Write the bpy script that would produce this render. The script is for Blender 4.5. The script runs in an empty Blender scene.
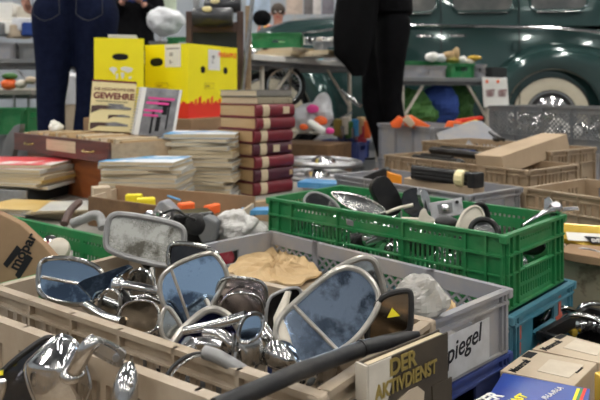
import bpy, bmesh, math, random
from mathutils import Vector as V, Matrix
random.seed(7)
R = math.radians
C = bpy.context.scene.collection
S = bpy.context.scene

# ---------------------------------------------------------------- camera
F, H, YH = 650.0, 0.55, 90.0          # focal length in pixels, camera height, horizon row
cd = bpy.data.cameras.new('camera'); cam = bpy.data.objects.new('camera', cd); C.objects.link(cam)
cam.location = (0, 0, H); cam.rotation_euler = (R(90), 0, 0)
cd.sensor_width = 36; cd.lens = 36*F/600; cd.shift_y = -(200-YH)/600; cd.clip_start = .02; cd.clip_end = 60
cd.dof.use_dof = True; cd.dof.focus_distance = 0.80; cd.dof.aperture_fstop = 10.0
S.camera = cam
# ---------------------------------------------------------------- world and exposure
w = bpy.data.worlds.new('world'); S.world = w; w.use_nodes = True
w.node_tree.nodes['Background'].inputs[0].default_value = (.75, .82, .9, 1)
w.node_tree.nodes['Background'].inputs[1].default_value = .3
S.view_settings.view_transform = 'Standard'; S.view_settings.look = 'None'
S.view_settings.gamma = 1; S.view_settings.use_curve_mapping = False
S.view_settings.exposure = 0.66
LAMP = 60.0                             # radiance of the hall's ceiling lamps

def P(px, py, d): return V(((px-300)*d/F, d, H-(py-YH)*d/F))
def PZ(px, py, z): return P(px, py, F*(H-z)/(py-YH))
def norm_of(yaw, pitch):
    y, p = R(yaw), R(pitch)
    return V((math.sin(y)*math.cos(p), -math.cos(y)*math.cos(p), math.sin(p)))
def on_plane(px, py, c, n):
    o = V((0, 0, H)); r = V(((px-300)/F, 1, -(py-YH)/F))
    return o + r*(n.dot(c-o)/n.dot(r))

# ---------------------------------------------------------------- materials
def mat(name, col, rough=.5, metal=0, col2=None, scale=8, amt=.5, bump=0, rough2=None, coat=0, trans=0, emit=0, detail=6, lo=.4, hi=.65, alpha=1, stretch=None):
    m = bpy.data.materials.new(name); m.use_nodes = True; nt = m.node_tree; b = nt.nodes['Principled BSDF']
    def rgb(c): return (c[0], c[1], c[2], 1)
    b.inputs['Base Color'].default_value = rgb(col); b.inputs['Roughness'].default_value = rough
    b.inputs['Metallic'].default_value = metal; b.inputs['Coat Weight'].default_value = coat
    b.inputs['Transmission Weight'].default_value = trans; b.inputs['Alpha'].default_value = alpha
    if emit: b.inputs['Emission Color'].default_value = rgb(col); b.inputs['Emission Strength'].default_value = emit
    if col2 or bump or rough2 is not None:
        tc = nt.nodes.new('ShaderNodeTexCoord'); n = nt.nodes.new('ShaderNodeTexNoise')
        n.inputs['Scale'].default_value = scale; n.inputs['Detail'].default_value = detail; n.inputs['Roughness'].default_value = .65
        if stretch:
            mp = nt.nodes.new('ShaderNodeMapping'); mp.inputs['Scale'].default_value = stretch
            nt.links.new(tc.outputs['Object'], mp.inputs[0]); nt.links.new(mp.outputs[0], n.inputs['Vector'])
        else: nt.links.new(tc.outputs['Object'], n.inputs['Vector'])
        rp = nt.nodes.new('ShaderNodeValToRGB'); nt.links.new(n.outputs[0], rp.inputs[0])
        rp.color_ramp.elements[0].position = lo; rp.color_ramp.elements[1].position = hi
        if col2:
            mx = nt.nodes.new('ShaderNodeMix'); mx.data_type = 'RGBA'
            mx.inputs[6].default_value = rgb(col); mx.inputs[7].default_value = rgb(col2)
            ml = nt.nodes.new('ShaderNodeMath'); ml.operation = 'MULTIPLY'; ml.inputs[1].default_value = amt
            nt.links.new(rp.outputs[0], ml.inputs[0]); nt.links.new(ml.outputs[0], mx.inputs[0]); nt.links.new(mx.outputs[2], b.inputs['Base Color'])
        if rough2 is not None:
            mr = nt.nodes.new('ShaderNodeMapRange'); mr.inputs['To Min'].default_value = rough; mr.inputs['To Max'].default_value = rough2
            nt.links.new(rp.outputs[0], mr.inputs[0]); nt.links.new(mr.outputs[0], b.inputs['Roughness'])
        if bump:
            bp = nt.nodes.new('ShaderNodeBump'); bp.inputs['Strength'].default_value = bump; bp.inputs['Distance'].default_value = .003
            nt.links.new(n.outputs[0], bp.inputs['Height']); nt.links.new(bp.outputs[0], b.inputs['Normal'])
    return m
M = {}
M['green'] = mat('green_plastic', (.020, .185, .060), .42, col2=(.17, .27, .13), scale=14, amt=.45, bump=.15, lo=.45, hi=.8)
M['grey'] = mat('grey_plastic', (.25, .26, .29), .5, col2=(.38, .33, .27), scale=11, amt=.5, bump=.15)
M['dgrey'] = mat('dark_grey_plastic', (.15, .16, .17), .55, col2=(.24, .22, .19), scale=12, amt=.5, bump=.15)
M['brown'] = mat('beige_plastic', (.35, .275, .195), .5, col2=(.50, .44, .36), scale=10, amt=.5, bump=.15)
M['tan'] = mat('tan_plastic', (.30, .215, .135), .5, col2=(.42, .34, .24), scale=10, amt=.5, bump=.15)
M['teal'] = mat('teal_plastic', (.045, .19, .26), .5, col2=(.17, .27, .30), scale=12, amt=.5, bump=.15)
M['purple'] = mat('blue_plastic', (.03, .055, .22), .5, col2=(.12, .13, .22), scale=12, amt=.4, bump=.15)
M['chrome'] = mat('chrome', (.68, .68, .68), .06, 1, col2=(.34, .32, .29), scale=35, amt=.55, rough2=.26)
M['bchrome'] = mat('worn_chrome', (.45, .45, .44), .14, 1, col2=(.22, .20, .17), scale=40, amt=.8, rough2=.4)
M['alu'] = mat('aluminium', (.62, .62, .61), .33, 1, col2=(.35, .33, .30), scale=30, amt=.6)
M['steel'] = mat('grey_steel', (.42, .43, .44), .35, .9, col2=(.25, .22, .2), scale=30, amt=.5)
M['black'] = mat('black_plastic', (.007, .007, .008), .3, col2=(.03, .028, .025), scale=20, amt=.5, bump=.1)
M['rubber'] = mat('black_rubber', (.014, .0145, .016), .42, col2=(.06, .055, .05), scale=25, amt=.5, bump=.2)
M['bframe'] = mat('dull_pale_frame', (.42, .40, .36), .30, .6, col2=(.26, .235, .20), scale=30, amt=.6)
M['gframe'] = mat('grey_frame', (.30, .30, .30), .4, .2, col2=(.2, .19, .18), scale=30, amt=.6)
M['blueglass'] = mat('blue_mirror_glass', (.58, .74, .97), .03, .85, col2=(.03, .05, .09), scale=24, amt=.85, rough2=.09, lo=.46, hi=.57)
M['blueglass2'] = mat('blue_mirror_glass_painted_reflection', (.46, .64, .88), .03, .95, col2=(.04, .06, .11), scale=12, amt=.85, rough2=.08, lo=.47, hi=.56)  # big dark noise patches paint in the dark shapes the glass reflects
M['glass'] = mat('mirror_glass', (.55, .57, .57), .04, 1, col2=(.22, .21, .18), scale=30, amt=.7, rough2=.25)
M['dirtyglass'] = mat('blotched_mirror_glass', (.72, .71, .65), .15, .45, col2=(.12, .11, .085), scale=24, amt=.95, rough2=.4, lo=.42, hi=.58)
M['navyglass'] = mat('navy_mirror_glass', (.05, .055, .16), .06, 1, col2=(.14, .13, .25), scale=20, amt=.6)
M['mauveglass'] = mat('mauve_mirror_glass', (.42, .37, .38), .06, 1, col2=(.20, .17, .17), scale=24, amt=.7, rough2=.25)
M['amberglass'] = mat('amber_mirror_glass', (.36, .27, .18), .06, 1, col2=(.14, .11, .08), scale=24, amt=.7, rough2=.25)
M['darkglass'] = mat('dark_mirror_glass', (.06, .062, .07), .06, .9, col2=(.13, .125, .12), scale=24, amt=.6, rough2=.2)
M['card'] = mat('cardboard', (.33, .215, .13), .8, col2=(.24, .155, .09), scale=9, amt=.6, bump=.15)
M['palecard'] = mat('pale_cardboard', (.50, .41, .30), .8, col2=(.40, .30, .2), scale=12, amt=.5, bump=.12)
M['kraft'] = mat('kraft_paper', (.48, .335, .17), .75, col2=(.34, .22, .10), scale=7, amt=.5, bump=.3)
M['dcard'] = mat('dark_board', (.20, .11, .05), .7, col2=(.09, .05, .025), scale=16, amt=.7, bump=.2)
M['wood'] = mat('varnished_wood', (.12, .034, .02), .32, col2=(.05, .014, .01), scale=6, amt=.8, stretch=(1, 1, 9), coat=.3)
M['owood'] = mat('orange_wood', (.33, .10, .03), .35, col2=(.18, .05, .02), scale=6, amt=.6, stretch=(1, 1, 7), coat=.3)
M['pwood'] = mat('pale_wood', (.42, .30, .18), .6, col2=(.28, .19, .11), scale=7, amt=.6, stretch=(1, 8, 8))
M['board'] = mat('grey_board', (.20, .19, .17), .7, col2=(.30, .27, .23), scale=5, amt=.6, bump=.1)
M['paper'] = mat('cream_paper', (.60, .50, .34), .8, col2=(.38, .29, .18), scale=9, amt=.5, stretch=(1, 1, 30))
M['dlab'] = mat('dirty_white_label', (.50, .50, .50), .6, col2=(.36, .35, .33), scale=22, amt=.6)
M['lab'] = mat('aged_label', (.60, .53, .42), .7, col2=(.48, .40, .3), scale=20, amt=.6)
M['midcard'] = mat('tan_cardboard', (.42, .31, .20), .8, col2=(.33, .24, .15), scale=9, amt=.5, bump=.12)
M['white'] = mat('white_paper', (.78, .77, .73), .7, col2=(.6, .57, .5), scale=9, amt=.3)
M['old'] = mat('yellowed_pages', (.50, .34, .17), .8, col2=(.36, .22, .10), scale=10, amt=.5, stretch=(1, 1, 40))
M['maroon'] = mat('maroon_cloth', (.17, .012, .022), .45, col2=(.09, .01, .015), scale=20, amt=.5)
M['plum'] = mat('plum_cloth', (.075, .012, .025), .45, col2=(.03, .01, .012), scale=20, amt=.5)
M['yellow'] = mat('yellow_card', (.93, .82, .01), .4, col2=(.88, .74, .01), scale=5, amt=.4)
M['red'] = mat('red_print', (.80, .035, .02), .5, col2=(.7, .06, .02), scale=8, amt=.5)
M['orange'] = mat('orange_plastic', (.90, .16, .03), .45, col2=(.75, .10, .02), scale=9, amt=.5)
M['ink'] = mat('black_ink', (.02, .02, .022), .6)
M['blueink'] = mat('blue_cover', (.02, .22, .50), .4, col2=(.25, .5, .7), scale=6, amt=.5)
M['greyink'] = mat('grey_print', (.16, .16, .17), .6, col2=(.4, .4, .4), scale=18, amt=.6)
M['pink'] = mat('pink_print', (.75, .06, .30), .5)
M['gold'] = mat('gold_print', (.45, .34, .10), .3, .8)
M['olive'] = mat('sepia_cover', (.040, .029, .018), .6, col2=(.09, .068, .04), scale=14, amt=.5)
M['cream'] = mat('cream_cover', (.80, .70, .38), .45, col2=(.72, .6, .3), scale=6, amt=.4)
M['ivory'] = mat('ivory_plastic', (.60, .55, .46), .45, col2=(.42, .37, .3), scale=20, amt=.5)
M['denim'] = mat('navy_denim', (.005, .008, .026), .8, col2=(.011, .016, .045), scale=30, amt=.6, bump=.3)
M['cloth'] = mat('black_cloth', (.004, .004, .005), .85, col2=(.009, .009, .010), scale=20, amt=.5, bump=.3)
M['coat'] = mat('black_coat', (.003, .003, .0035), .75, col2=(.007, .007, .008), scale=12, amt=.5, bump=.4)
M['bluecloth'] = mat('blue_cloth', (.03, .06, .22), .8, col2=(.05, .09, .28), scale=20, amt=.5)
M['skin'] = mat('skin', (.48, .24, .17), .5, col2=(.40, .17, .12), scale=25, amt=.5)
M['hair'] = mat('hair', (.04, .025, .015), .6)
M['carpaint'] = mat('dark_green_paint', (.025, .060, .056), .14, .25, coat=1)
M['carglass'] = mat('car_glass', (.12, .13, .13), .05, .4, col2=(.28, .27, .25), scale=3, amt=.7)
M['whitewall'] = mat('whitewall_rubber', (.62, .56, .42), .5, col2=(.45, .40, .3), scale=15, amt=.3)
M['bag'] = mat('white_plastic_bag', (.74, .75, .77), .35, col2=(.55, .56, .58), scale=7, amt=.5, bump=.5, trans=.1)
M['clear'] = mat('clear_plastic_bag', (.62, .60, .56), .22, 0, col2=(.75, .74, .7), scale=25, amt=.6, bump=.6, trans=.55)
M['foil'] = mat('translucent_wrap', (.60, .58, .55), .35, col2=(.75, .73, .70), scale=40, amt=.6, bump=.8, trans=.15)
M['concrete'] = mat('concrete_floor', (.13, .13, .135), .5, col2=(.20, .19, .185), scale=2.5, amt=.6)
M['wall'] = mat('painted_wall', (.36, .39, .42), .8, col2=(.29, .32, .35), scale=1, amt=.5)
M['ceil'] = mat('dark_ceiling', (.11, .115, .125), .8)
M['lamp'] = mat('lamp_panel', (1, .97, .92), .5, emit=LAMP)
M['leaf'] = mat('green_foliage', (.03, .11, .02), .7, col2=(.08, .2, .04), scale=25, amt=.6, bump=.5)
M['leather'] = mat('dark_leather', (.035, .037, .042), .3, col2=(.08, .08, .085), scale=14, amt=.5, bump=.2)
M['brownwood'] = mat('dark_brown_wood', (.065, .035, .03), .45, col2=(.11, .06, .045), scale=9, amt=.6)
M['felt'] = mat('dark_felt', (.035, .038, .038), .9)
M['redlens'] = mat('red_lens', (.38, .03, .05), .15, col2=(.5, .12, .14), scale=60, amt=.6)
M['metalbox'] = mat('khaki_painted_metal', (.33, .29, .20), .5, col2=(.14, .10, .06), scale=16, amt=.8, lo=.55, hi=.62, bump=.1)
M['ybag'] = mat('yellow_foil', (.62, .42, .06), .25, .3, col2=(.45, .28, .03), scale=12, amt=.6, bump=.3)
M['bluebox'] = mat('blue_printed_card', (.015, .04, .28), .3, col2=(.03, .10, .40), scale=5, amt=.7, coat=.4)
M['yell'] = mat('yellow_print', (.9, .75, .03), .5)
M['marker'] = mat('orange_marker', (.55, .10, .05), .6, col2=(.35, .12, .1), scale=60, amt=.7)
for k_ in ('denim', 'cloth', 'coat', 'felt', 'bluecloth', 'card', 'ink'): M[k_].node_tree.nodes['Principled BSDF'].inputs['Specular IOR Level'].default_value = .08
for k_ in ('rubber', 'black', 'green', 'brown', 'tan', 'grey', 'dgrey', 'teal', 'purple', 'leather'): M[k_].node_tree.nodes['Principled BSDF'].inputs['Specular IOR Level'].default_value = .32
M['mags'] = [mat('cover_%s' % n, c, .4, col2=c2, scale=9, amt=.6) for n, c, c2 in (
    ('grey', (.40, .40, .38), (.6, .58, .5)), ('tan', (.50, .40, .25), (.62, .52, .38)), ('pale', (.52, .49, .42), (.42, .45, .48)),
    ('ochre', (.52, .35, .10), (.6, .45, .2)), ('slate', (.22, .28, .36), (.4, .45, .5)))]

# ---------------------------------------------------------------- mesh builder
def inv_mat(p):
    m = Matrix.Identity(4)
    while p is not None: m = p.matrix_basis @ m; p = p.parent
    return m.inverted()
class MB:
    def __init__(s): s.bm = bmesh.new()
    def face(s, pts):
        vs = [s.bm.verts.new(p) for p in pts]
        try: return s.bm.faces.new(vs)
        except ValueError: return None
    def obox(s, o, u, v, w):
        o, u, v, w = V(o), V(u), V(v), V(w)
        q = [s.bm.verts.new(p) for p in (o, o+u, o+u+v, o+v, o+w, o+u+w, o+u+v+w, o+v+w)]
        for f in ((0, 3, 2, 1), (4, 5, 6, 7), (0, 1, 5, 4), (1, 2, 6, 5), (2, 3, 7, 6), (3, 0, 4, 7)): s.bm.faces.new([q[i] for i in f])
        return s
    def box(s, c, sz, rz=0):
        c = V(c); m = Matrix.Rotation(R(rz), 3, 'Z')
        u, v, w = m@V((sz[0], 0, 0)), m@V((0, sz[1], 0)), V((0, 0, sz[2]))
        return s.obox(c-(u+v+w)/2, u, v, w)
    def rings(s, rs, cap0=True, cap1=True, closed=True):
        vr = [[s.bm.verts.new(p) for p in r] for r in rs]; n = len(rs[0])
        for a, b in zip(vr, vr[1:]):
            for i in range(n if closed else n-1):
                j = (i+1) % n; s.bm.faces.new((a[i], a[j], b[j], b[i]))
        if cap0: s.bm.faces.new(vr[0][::-1])
        if cap1: s.bm.faces.new(vr[-1])
        return s
    def tube(s, pts, r, n=8, closed=False):
        pts = [V(p) for p in pts]; N = len(pts); rr = r if isinstance(r, (list, tuple)) else [r]*N
        rs = []; pn = None
        for i, p in enumerate(pts):
            a = pts[(i-1) % N] if closed or i > 0 else p; b = pts[(i+1) % N] if closed or i < N-1 else p
            t = (b-a)
            if t.length < 1e-9: t = V((0, 0, 1))
            t.normalize()
            if pn is None: pn = t.orthogonal().normalized()
            pn = (pn-t*pn.dot(t))
            if pn.length < 1e-6: pn = t.orthogonal()
            pn.normalize(); q = t.cross(pn)
            rs.append([p+(pn*math.cos(2*math.pi*k/n)+q*math.sin(2*math.pi*k/n))*rr[i] for k in range(n)])
        if closed:
            vr = [[s.bm.verts.new(p) for p in r_] for r_ in rs]
            # best alignment for the closing seam
            for i in range(N):
                a = vr[i]; b = vr[(i+1) % N]; off = 0
                if i == N-1: off = min(range(n), key=lambda o: (b[o].co-a[0].co).length)
                for k in range(n): s.bm.faces.new((a[k], a[(k+1) % n], b[(k+1+off) % n], b[(k+off) % n]))
        else: s.rings(rs)
        return s
    def cyl(s, a, b, r, n=16): return s.tube([a, b], r, n)
    def ball(s, c, r, sc=(1, 1, 1), n=12, m=8):
        c = V(c); rs = []
        for i in range(1, m):
            t = math.pi*i/m
            rs.append([c+V((r*sc[0]*math.sin(t)*math.cos(2*math.pi*k/n), r*sc[1]*math.sin(t)*math.sin(2*math.pi*k/n), -r*sc[2]*math.cos(t))) for k in range(n)])
        return s.rings(rs)
    def lathe(s, c, ax, prof, n=24):
        c, ax = V(c), V(ax).normalized(); p = ax.orthogonal().normalized(); q = ax.cross(p)
        return s.rings([[c+ax*h+(p*math.cos(2*math.pi*k/n)+q*math.sin(2*math.pi*k/n))*max(r, 1e-4) for k in range(n)] for r, h in prof])
    def prism(s, pts, off):
        off = V(off); return s.rings([[V(p) for p in pts], [V(p)+off for p in pts]])
    def build(s, name, m, parent=None, world=False, smooth=False, bevel=0, label=None, sub=0, noise=0, nscale=20):
        bmesh.ops.recalc_face_normals(s.bm, faces=s.bm.faces[:])
        if world and parent is not None:
            s.bm.transform(inv_mat(parent))
        me = bpy.data.meshes.new(name); s.bm.to_mesh(me); s.bm.free()
        if isinstance(m, (list, tuple)):
            for q in m: me.materials.append(q)
        else: me.materials.append(m)
        if smooth:
            for p in me.polygons: p.use_smooth = True
            try: me.set_sharp_from_angle(angle=R(40))
            except Exception: pass
        o = bpy.data.objects.new(name, me); C.objects.link(o)
        if parent is not None: o.parent = parent
        if bevel:
            b = o.modifiers.new('bevel', 'BEVEL'); b.width = bevel; b.segments = 2; b.limit_method = 'ANGLE'; b.harden_normals = False
        if sub:
            b = o.modifiers.new('sub', 'SUBSURF'); b.levels = sub; b.render_levels = sub
        if noise:
            t = bpy.data.textures.new('n', 'CLOUDS'); t.noise_scale = 1/nscale
            b = o.modifiers.new('d', 'DISPLACE'); b.texture = t; b.strength = noise; b.mid_level = .5; b.texture_coords = 'LOCAL'
        if label: o['label'] = label
        return o
def thing(name, label, cat, loc=(0, 0, 0), rz=0, group=None):
    o = bpy.data.objects.new(name, None); C.objects.link(o); o.empty_display_size = .05
    o.location = loc; o.rotation_euler = (0, 0, R(rz)); o['label'] = label; o['category'] = cat
    if group: o['group'] = group
    return o
def tag(o, label, cat, group=None, kind=None):
    o['label'] = label; o['category'] = cat
    if group: o['group'] = group
    if kind: o['kind'] = kind
    return o
def struct(o): o['kind'] = 'structure'; return o
def copy_tree(o, parent=None):
    c = o.copy(); C.objects.link(c)
    if parent is not None: c.parent = parent
    for ch in [q for q in bpy.data.objects if q.parent == o]: copy_tree(ch, c)
    return c
def text(body, size, m, parent, o, xd, yd, name='lettering', world=True, bold=0, ext=.0004, align='LEFT', label=None, sx=1):
    cu = bpy.data.curves.new('t', 'FONT'); cu.body = body; cu.size = size; cu.offset = bold*size; cu.extrude = ext; cu.align_x = align
    t = bpy.data.objects.new('t', cu); C.objects.link(t); dg = bpy.context.evaluated_depsgraph_get()
    me = bpy.data.meshes.new_from_object(t.evaluated_get(dg)); bpy.data.objects.remove(t)
    me.transform(Matrix.Diagonal((sx, 1, 1, 1)))
    xd, yd = V(xd).normalized(), V(yd).normalized(); zd = xd.cross(yd).normalized(); o = V(o)
    mm = Matrix((xd, yd, zd)).transposed().to_4x4(); mm.translation = o
    if world and parent is not None: mm = inv_mat(parent) @ mm
    me.transform(mm); me.materials.clear(); me.materials.append(m)
    ob = bpy.data.objects.new(name, me); C.objects.link(ob); ob.parent = parent
    if label: ob['label'] = label
    return ob
def skin(name, verts, edges, radii, m, parent, sub=2, world=False, root=0):
    me = bpy.data.meshes.new('s'); me.from_pydata([tuple(v) for v in verts], edges, [])
    o = bpy.data.objects.new('s', me); C.objects.link(o)
    md = o.modifiers.new('sk', 'SKIN'); md.use_smooth_shade = True; md.branch_smoothing = .6
    for i, r in enumerate(radii):
        sv = me.skin_vertices[0].data[i]
        sv.radius = (r, r) if not isinstance(r, tuple) else r; sv.use_root = (i == root)
    if sub: ss = o.modifiers.new('ss', 'SUBSURF'); ss.levels = sub; ss.render_levels = sub
    dg = bpy.context.evaluated_depsgraph_get(); em = bpy.data.meshes.new_from_object(o.evaluated_get(dg)); bpy.data.objects.remove(o)
    em.materials.clear(); em.materials.append(m)
    if world and parent is not None:
        em.transform(inv_mat(parent))
    for p in em.polygons: p.use_smooth = True
    q = bpy.data.objects.new(name, em); C.objects.link(q)
    if parent is not None: q.parent = parent
    return q
def chaikin(pts, it=2, closed=True):
    for _ in range(it):
        out = []; n = len(pts)
        for i in range(n if closed else n-1):
            a, b = pts[i], pts[(i+1) % n]; out += [a*.75+b*.25, a*.25+b*.75]
        pts = out if closed else [pts[0]]+out+[pts[-1]]
    return pts

# ---------------------------------------------------------------- the hall
struct(MB().box((0, 3, -.05), (24, 26, .1)).build('floor', M['concrete']))
struct(MB().box((0, 3, 5.6), (24, 26, .1)).build('ceiling', M['ceil']))
struct(MB().box((0, 13, 2.75), (24, .2, 5.6)).build('wall_back', M['wall']))
struct(MB().box((0, -8, 2.75), (24, .2, 5.6)).build('wall_front', M['wall']))
struct(MB().box((-10, 2.5, 2.75), (.2, 21, 5.6)).build('wall_left', M['wall']))
struct(MB().box((10, 2.5, 2.75), (.2, 21, 5.6)).build('wall_right', M['wall']))
lp = thing('ceiling_lamp', 'long white fluorescent lamp hanging under the hall ceiling', 'lamp', (0, 0, 5.3), 0, 'fluorescent lamps under the hall ceiling')
MB().box((0, 0, .04), (.24, 1.5, .06)).build('housing', M['steel'], lp)
MB().box((0, 0, 0), (.17, 1.4, .03)).build('diffuser', M['lamp'], lp)
first = True
for ix in range(5):
    for iy in range(5):
        o = lp if first else copy_tree(lp); first = False
        o.location = (-7+3.5*ix, -5+3.7*iy, 5.3)
# ================================================================ crates
def wall_cells(mb, c, u, n, sb, zb, solid, t):
    """plate of thickness t behind the outer plane, cells cut out where solid() is false"""
    for j in range(len(zb)-1):
        z0, z1 = zb[j], zb[j+1]; i = 0; N = len(sb)-1
        while i < N:
            if not solid((sb[i]+sb[i+1])/2, (z0+z1)/2): i += 1; continue
            k = i
            while k < N and solid((sb[k]+sb[k+1])/2, (z0+z1)/2): k += 1
            mb.obox(c+u*sb[i]+V((0, 0, z0)), u*(sb[k]-sb[i]), -n*t, V((0, 0, z1-z0))); i = k
def crate_wall(mb, c, u, n, L, Hh, style, t=.005):
    """c = centre of the wall's foot on the outer plane"""
    h2 = L/2; pi = .011 if style == 'green' else (.020 if style == 'brown' else .02)
    def rib(s, w=.004, z0=0, z1=None, dep=.007):
        z1 = Hh if z1 is None else z1; mb.obox(c+u*(s-w/2)+V((0, 0, z0)), u*w, n*dep, V((0, 0, z1-z0)))
    def rail(z, hgt=.004, dep=.007, s0=None, s1=None):
        s0 = -h2 if s0 is None else s0; s1 = h2 if s1 is None else s1
        mb.obox(c+u*s0+V((0, 0, z)), u*(s1-s0), n*dep, V((0, 0, hgt)))
    T = Hh
    rail(T-.006, .006, .007)
    if style == 'green':
        e = min(.075, L*.18); k0 = -h2+e; m = int((L-2*e)/pi); sb = [-h2, k0]
        for i in range(m): sb += [k0+i*pi+pi*.42, k0+(i+1)*pi]
        sb += [h2]; sb = sorted(set(round(x, 5) for x in sb))
        hw, hz0, hz1 = .055, T-.073, T-.043
        posts = [k0+(L-2*e)*q for q in ((.0, .31, .69, 1.) if L > .45 else (0, 1.))]
        zb = [0, .012, T-.108, T-.102, T-.078, T-.073, T-.066, T-.043, T-.037, T-.022, T-.016, T]
        def solid(s, z):
            if abs(s) > h2-e: return True
            if abs(s) < hw and hz0 < z < hz1: return False
            for p in posts:
                if abs(s-p) < .006: return True
            slot = ((s-k0) % pi) > pi*.42
            if z < .012 or z > T-.016 or T-.108 < z < T-.102 or T-.043 < z < T-.022 and z > T-.037: 
                return True
            if T-.022 < z < T-.016: return not slot
            if T-.078 < z < T-.073: return True
            if T-.043 < z < T-.037: return True
            return not slot
        wall_cells(mb, c, u, n, sb, zb, solid, .0035)
        rail(T-.041, .004, .008); rail(T-.077, .003, .005); rail(0, .004, .006)
        for p in posts+[-h2+.003, h2-.003, -h2+e*.45, h2-e*.45]: rib(p, .004, 0, T, .006)
        mb.obox(c-u*hw+V((0, 0, hz0-.004)), u*2*hw, n*.006, V((0, 0, .004))); mb.obox(c-u*hw+V((0, 0, hz1)), u*2*hw, n*.006, V((0, 0, .004)))
    elif style == 'brown':
        m = max(6, int(L/pi)); p = L/m; sb = [-h2]
        for i in range(m): sb += [-h2+i*p+p*.22, -h2+i*p+p*.78]
        sb += [h2]; zs = [0, .02, .055, T-.052, T-.022, T]; zs = sorted(set(zs)) if T > .13 else [0, .02, T-.052, T-.022, T]
        def solid(s, z):
            k = (s+h2) % p; slot = p*.22 < k < p*.78
            if abs(s) > h2-.03 or abs((s) % (L/4)-L/8) < .010: return True
            if T-.052 < z < T-.022: return not slot
            if .02 < z < .055 and T > .13: return not (slot and int((s+h2)/p) % 3 != 0)
            return True
        wall_cells(mb, c, u, n, sb, zs, solid, t)
        rail(T-.021, .003, .007); rail(T-.056, .004, .007); rail(0, .004, .005)
        q = int(L/.075)
        for i in range(q+1): rib(-h2+L*i/q, .004, 0, T, .007)
    elif style == 'solid':
        hw = .05; hz0, hz1 = T-.055, T-.025
        sb = [-h2, -hw, hw, h2]; zb = [0, hz0, hz1, T]
        wall_cells(mb, c, u, n, sb, zb, lambda s, z: not (abs(s) < hw and hz0 < z < hz1 and L < .45), t)
        rail(T-.022, .004, .007); rail(0, .004, .005)
        q = max(2, int(L/.13))
        for i in (range(q+1) if L > .45 else (0, q)):
            for dd in (-.006, .006): rib(-h2+.012+(L-.024)*i/q+dd, .003, 0, T, .006)
        if L < .45:
            for a_ in (hz0-.003, hz1): mb.obox(c-u*hw+V((0, 0, a_)), u*2*hw, n*.005, V((0, 0, .003)))
    elif style == 'lattice':
        q = max(2, round(L/.14)); w_ = L/q; z0, z1 = T*.28, T-.028
        mb.obox(c-u*h2, u*L, -n*t, V((0, 0, z0))); mb.obox(c-u*h2+V((0, 0, z1)), u*L, -n*t, V((0, 0, T-z1)))
        for i in range(q+1):
            s = -h2+i*w_; mb.obox(c+u*(max(s-.008, -h2)), u*(min(s+.008, h2)-max(s-.008, -h2)), -n*t, V((0, 0, T))); rib(max(min(s, h2-.003), -h2+.003), .004, 0, T, .006)
        pz = .022
        for i in range(q):
            a0, a1 = -h2+i*w_+.008, -h2+(i+1)*w_-.008
            for sg in (1, -1):
                k = -int((z1-z0)/pz)-1
                while k*pz < (a1-a0)+(z1-z0):
                    # line s = a0 + k*pz + sg*(z-z0)
                    b0 = a0+k*pz if sg > 0 else a0+k*pz
                    ps = []
                    for z in (z0, z1):
                        ps.append([b0+sg*(z-z0), z])
                    (sA, zA), (sB, zB) = ps
                    if sA > sB: sA, zA, sB, zB = sB, zB, sA, zA
                    if sB > a0 and sA < a1:
                        if sA < a0: f = (a0-sA)/(sB-sA); zA += (zB-zA)*f; sA = a0
                        if sB > a1: f = (a1-sA)/(sB-sA); zB = zA+(zB-zA)*f; sB = a1
                        if sB-sA > .002:
                            mb.obox(c+u*sA+V((0, 0, zA-.003)), u*(sB-sA)+V((0, 0, zB-zA)), -n*.004, V((0, 0, .006)))
                    k += 1
        rail(T-.030, .004, .007); rail(z0-.002, .004, .006); rail(0, .004, .005)
def crate(label, m, corner, at, a, L, W, z0, Hh, styles, name='plastic_crate', group=None, sidename='side_wall'):
    """at: which corner of the plan 'corner' gives (NR, NL, FR, FL); a: how far the long side turns towards the lens on the right"""
    e1 = V((math.cos(R(a)), -math.sin(R(a)), 0)); e2 = V((math.sin(R(a)), math.cos(R(a)), 0)); c = V((corner[0], corner[1], 0))
    c = c-e1*(L/2 if at[1] == 'R' else -L/2)+e2*(W/2 if at[0] == 'N' else -W/2)
    t = thing(name, label, 'crate', (c.x, c.y, z0), -a, group)
    i = .003
    mb = MB(); mb.box((0, 0, .003), (L-.012, W-.012, .006)); mb.build('base', m, t)
    sl, ss = styles if isinstance(styles, tuple) else (styles, styles)
    for cc, u, n, LL, st in (((0, -W/2, 0), (1, 0, 0), (0, -1, 0), L, sl), ((0, W/2, 0), (-1, 0, 0), (0, 1, 0), L, sl),
                             ((L/2, 0, 0), (0, 1, 0), (1, 0, 0), W-.012, ss), ((-L/2, 0, 0), (0, -1, 0), (-1, 0, 0), W-.012, ss)):
        mb = MB(); crate_wall(mb, V(cc), V(u), V(n), LL, Hh, st); mb.build(sidename, m, t)
    for sx in (-1, 1):
        for sy in (-1, 1): MB().box((sx*(L/2+.0005), sy*(W/2+.0005), Hh-.008), (.015, .015, .0165)).build('corner_block', m, t, bevel=.003)
    t['L'] = L
    return t
def free_props(t):
    if 'L' in t: del t['L']
G = crate('green slotted crate full of mirror parts on top of the teal crate', M['green'], (.366, 1.166), 'NR', 43, .60, .27, .152, .138, 'green')
crate('teal blue crate with orange marks under the green crate of mirror parts', M['teal'], (.372, 1.150), 'NR', 43, .615, .29, 0, .150, 'solid')
Sc = crate('open grey crate with handwritten label holding brown paper', M['grey'], (.345, 1.083), 'FR', 46.6, .60, .30, .117, .103, ('lattice', 'solid'))
crate('dark blue crate underneath the grey crate with the handwritten label', M['purple'], (.345, 1.083), 'FR', 46.6, .59, .29, 0, .115, 'solid')
B = crate('beige crate heaped with chrome car mirrors in the foreground', M['brown'], (.138, .707), 'FR', 36, .495, .21, .15, .15, 'brown')
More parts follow.
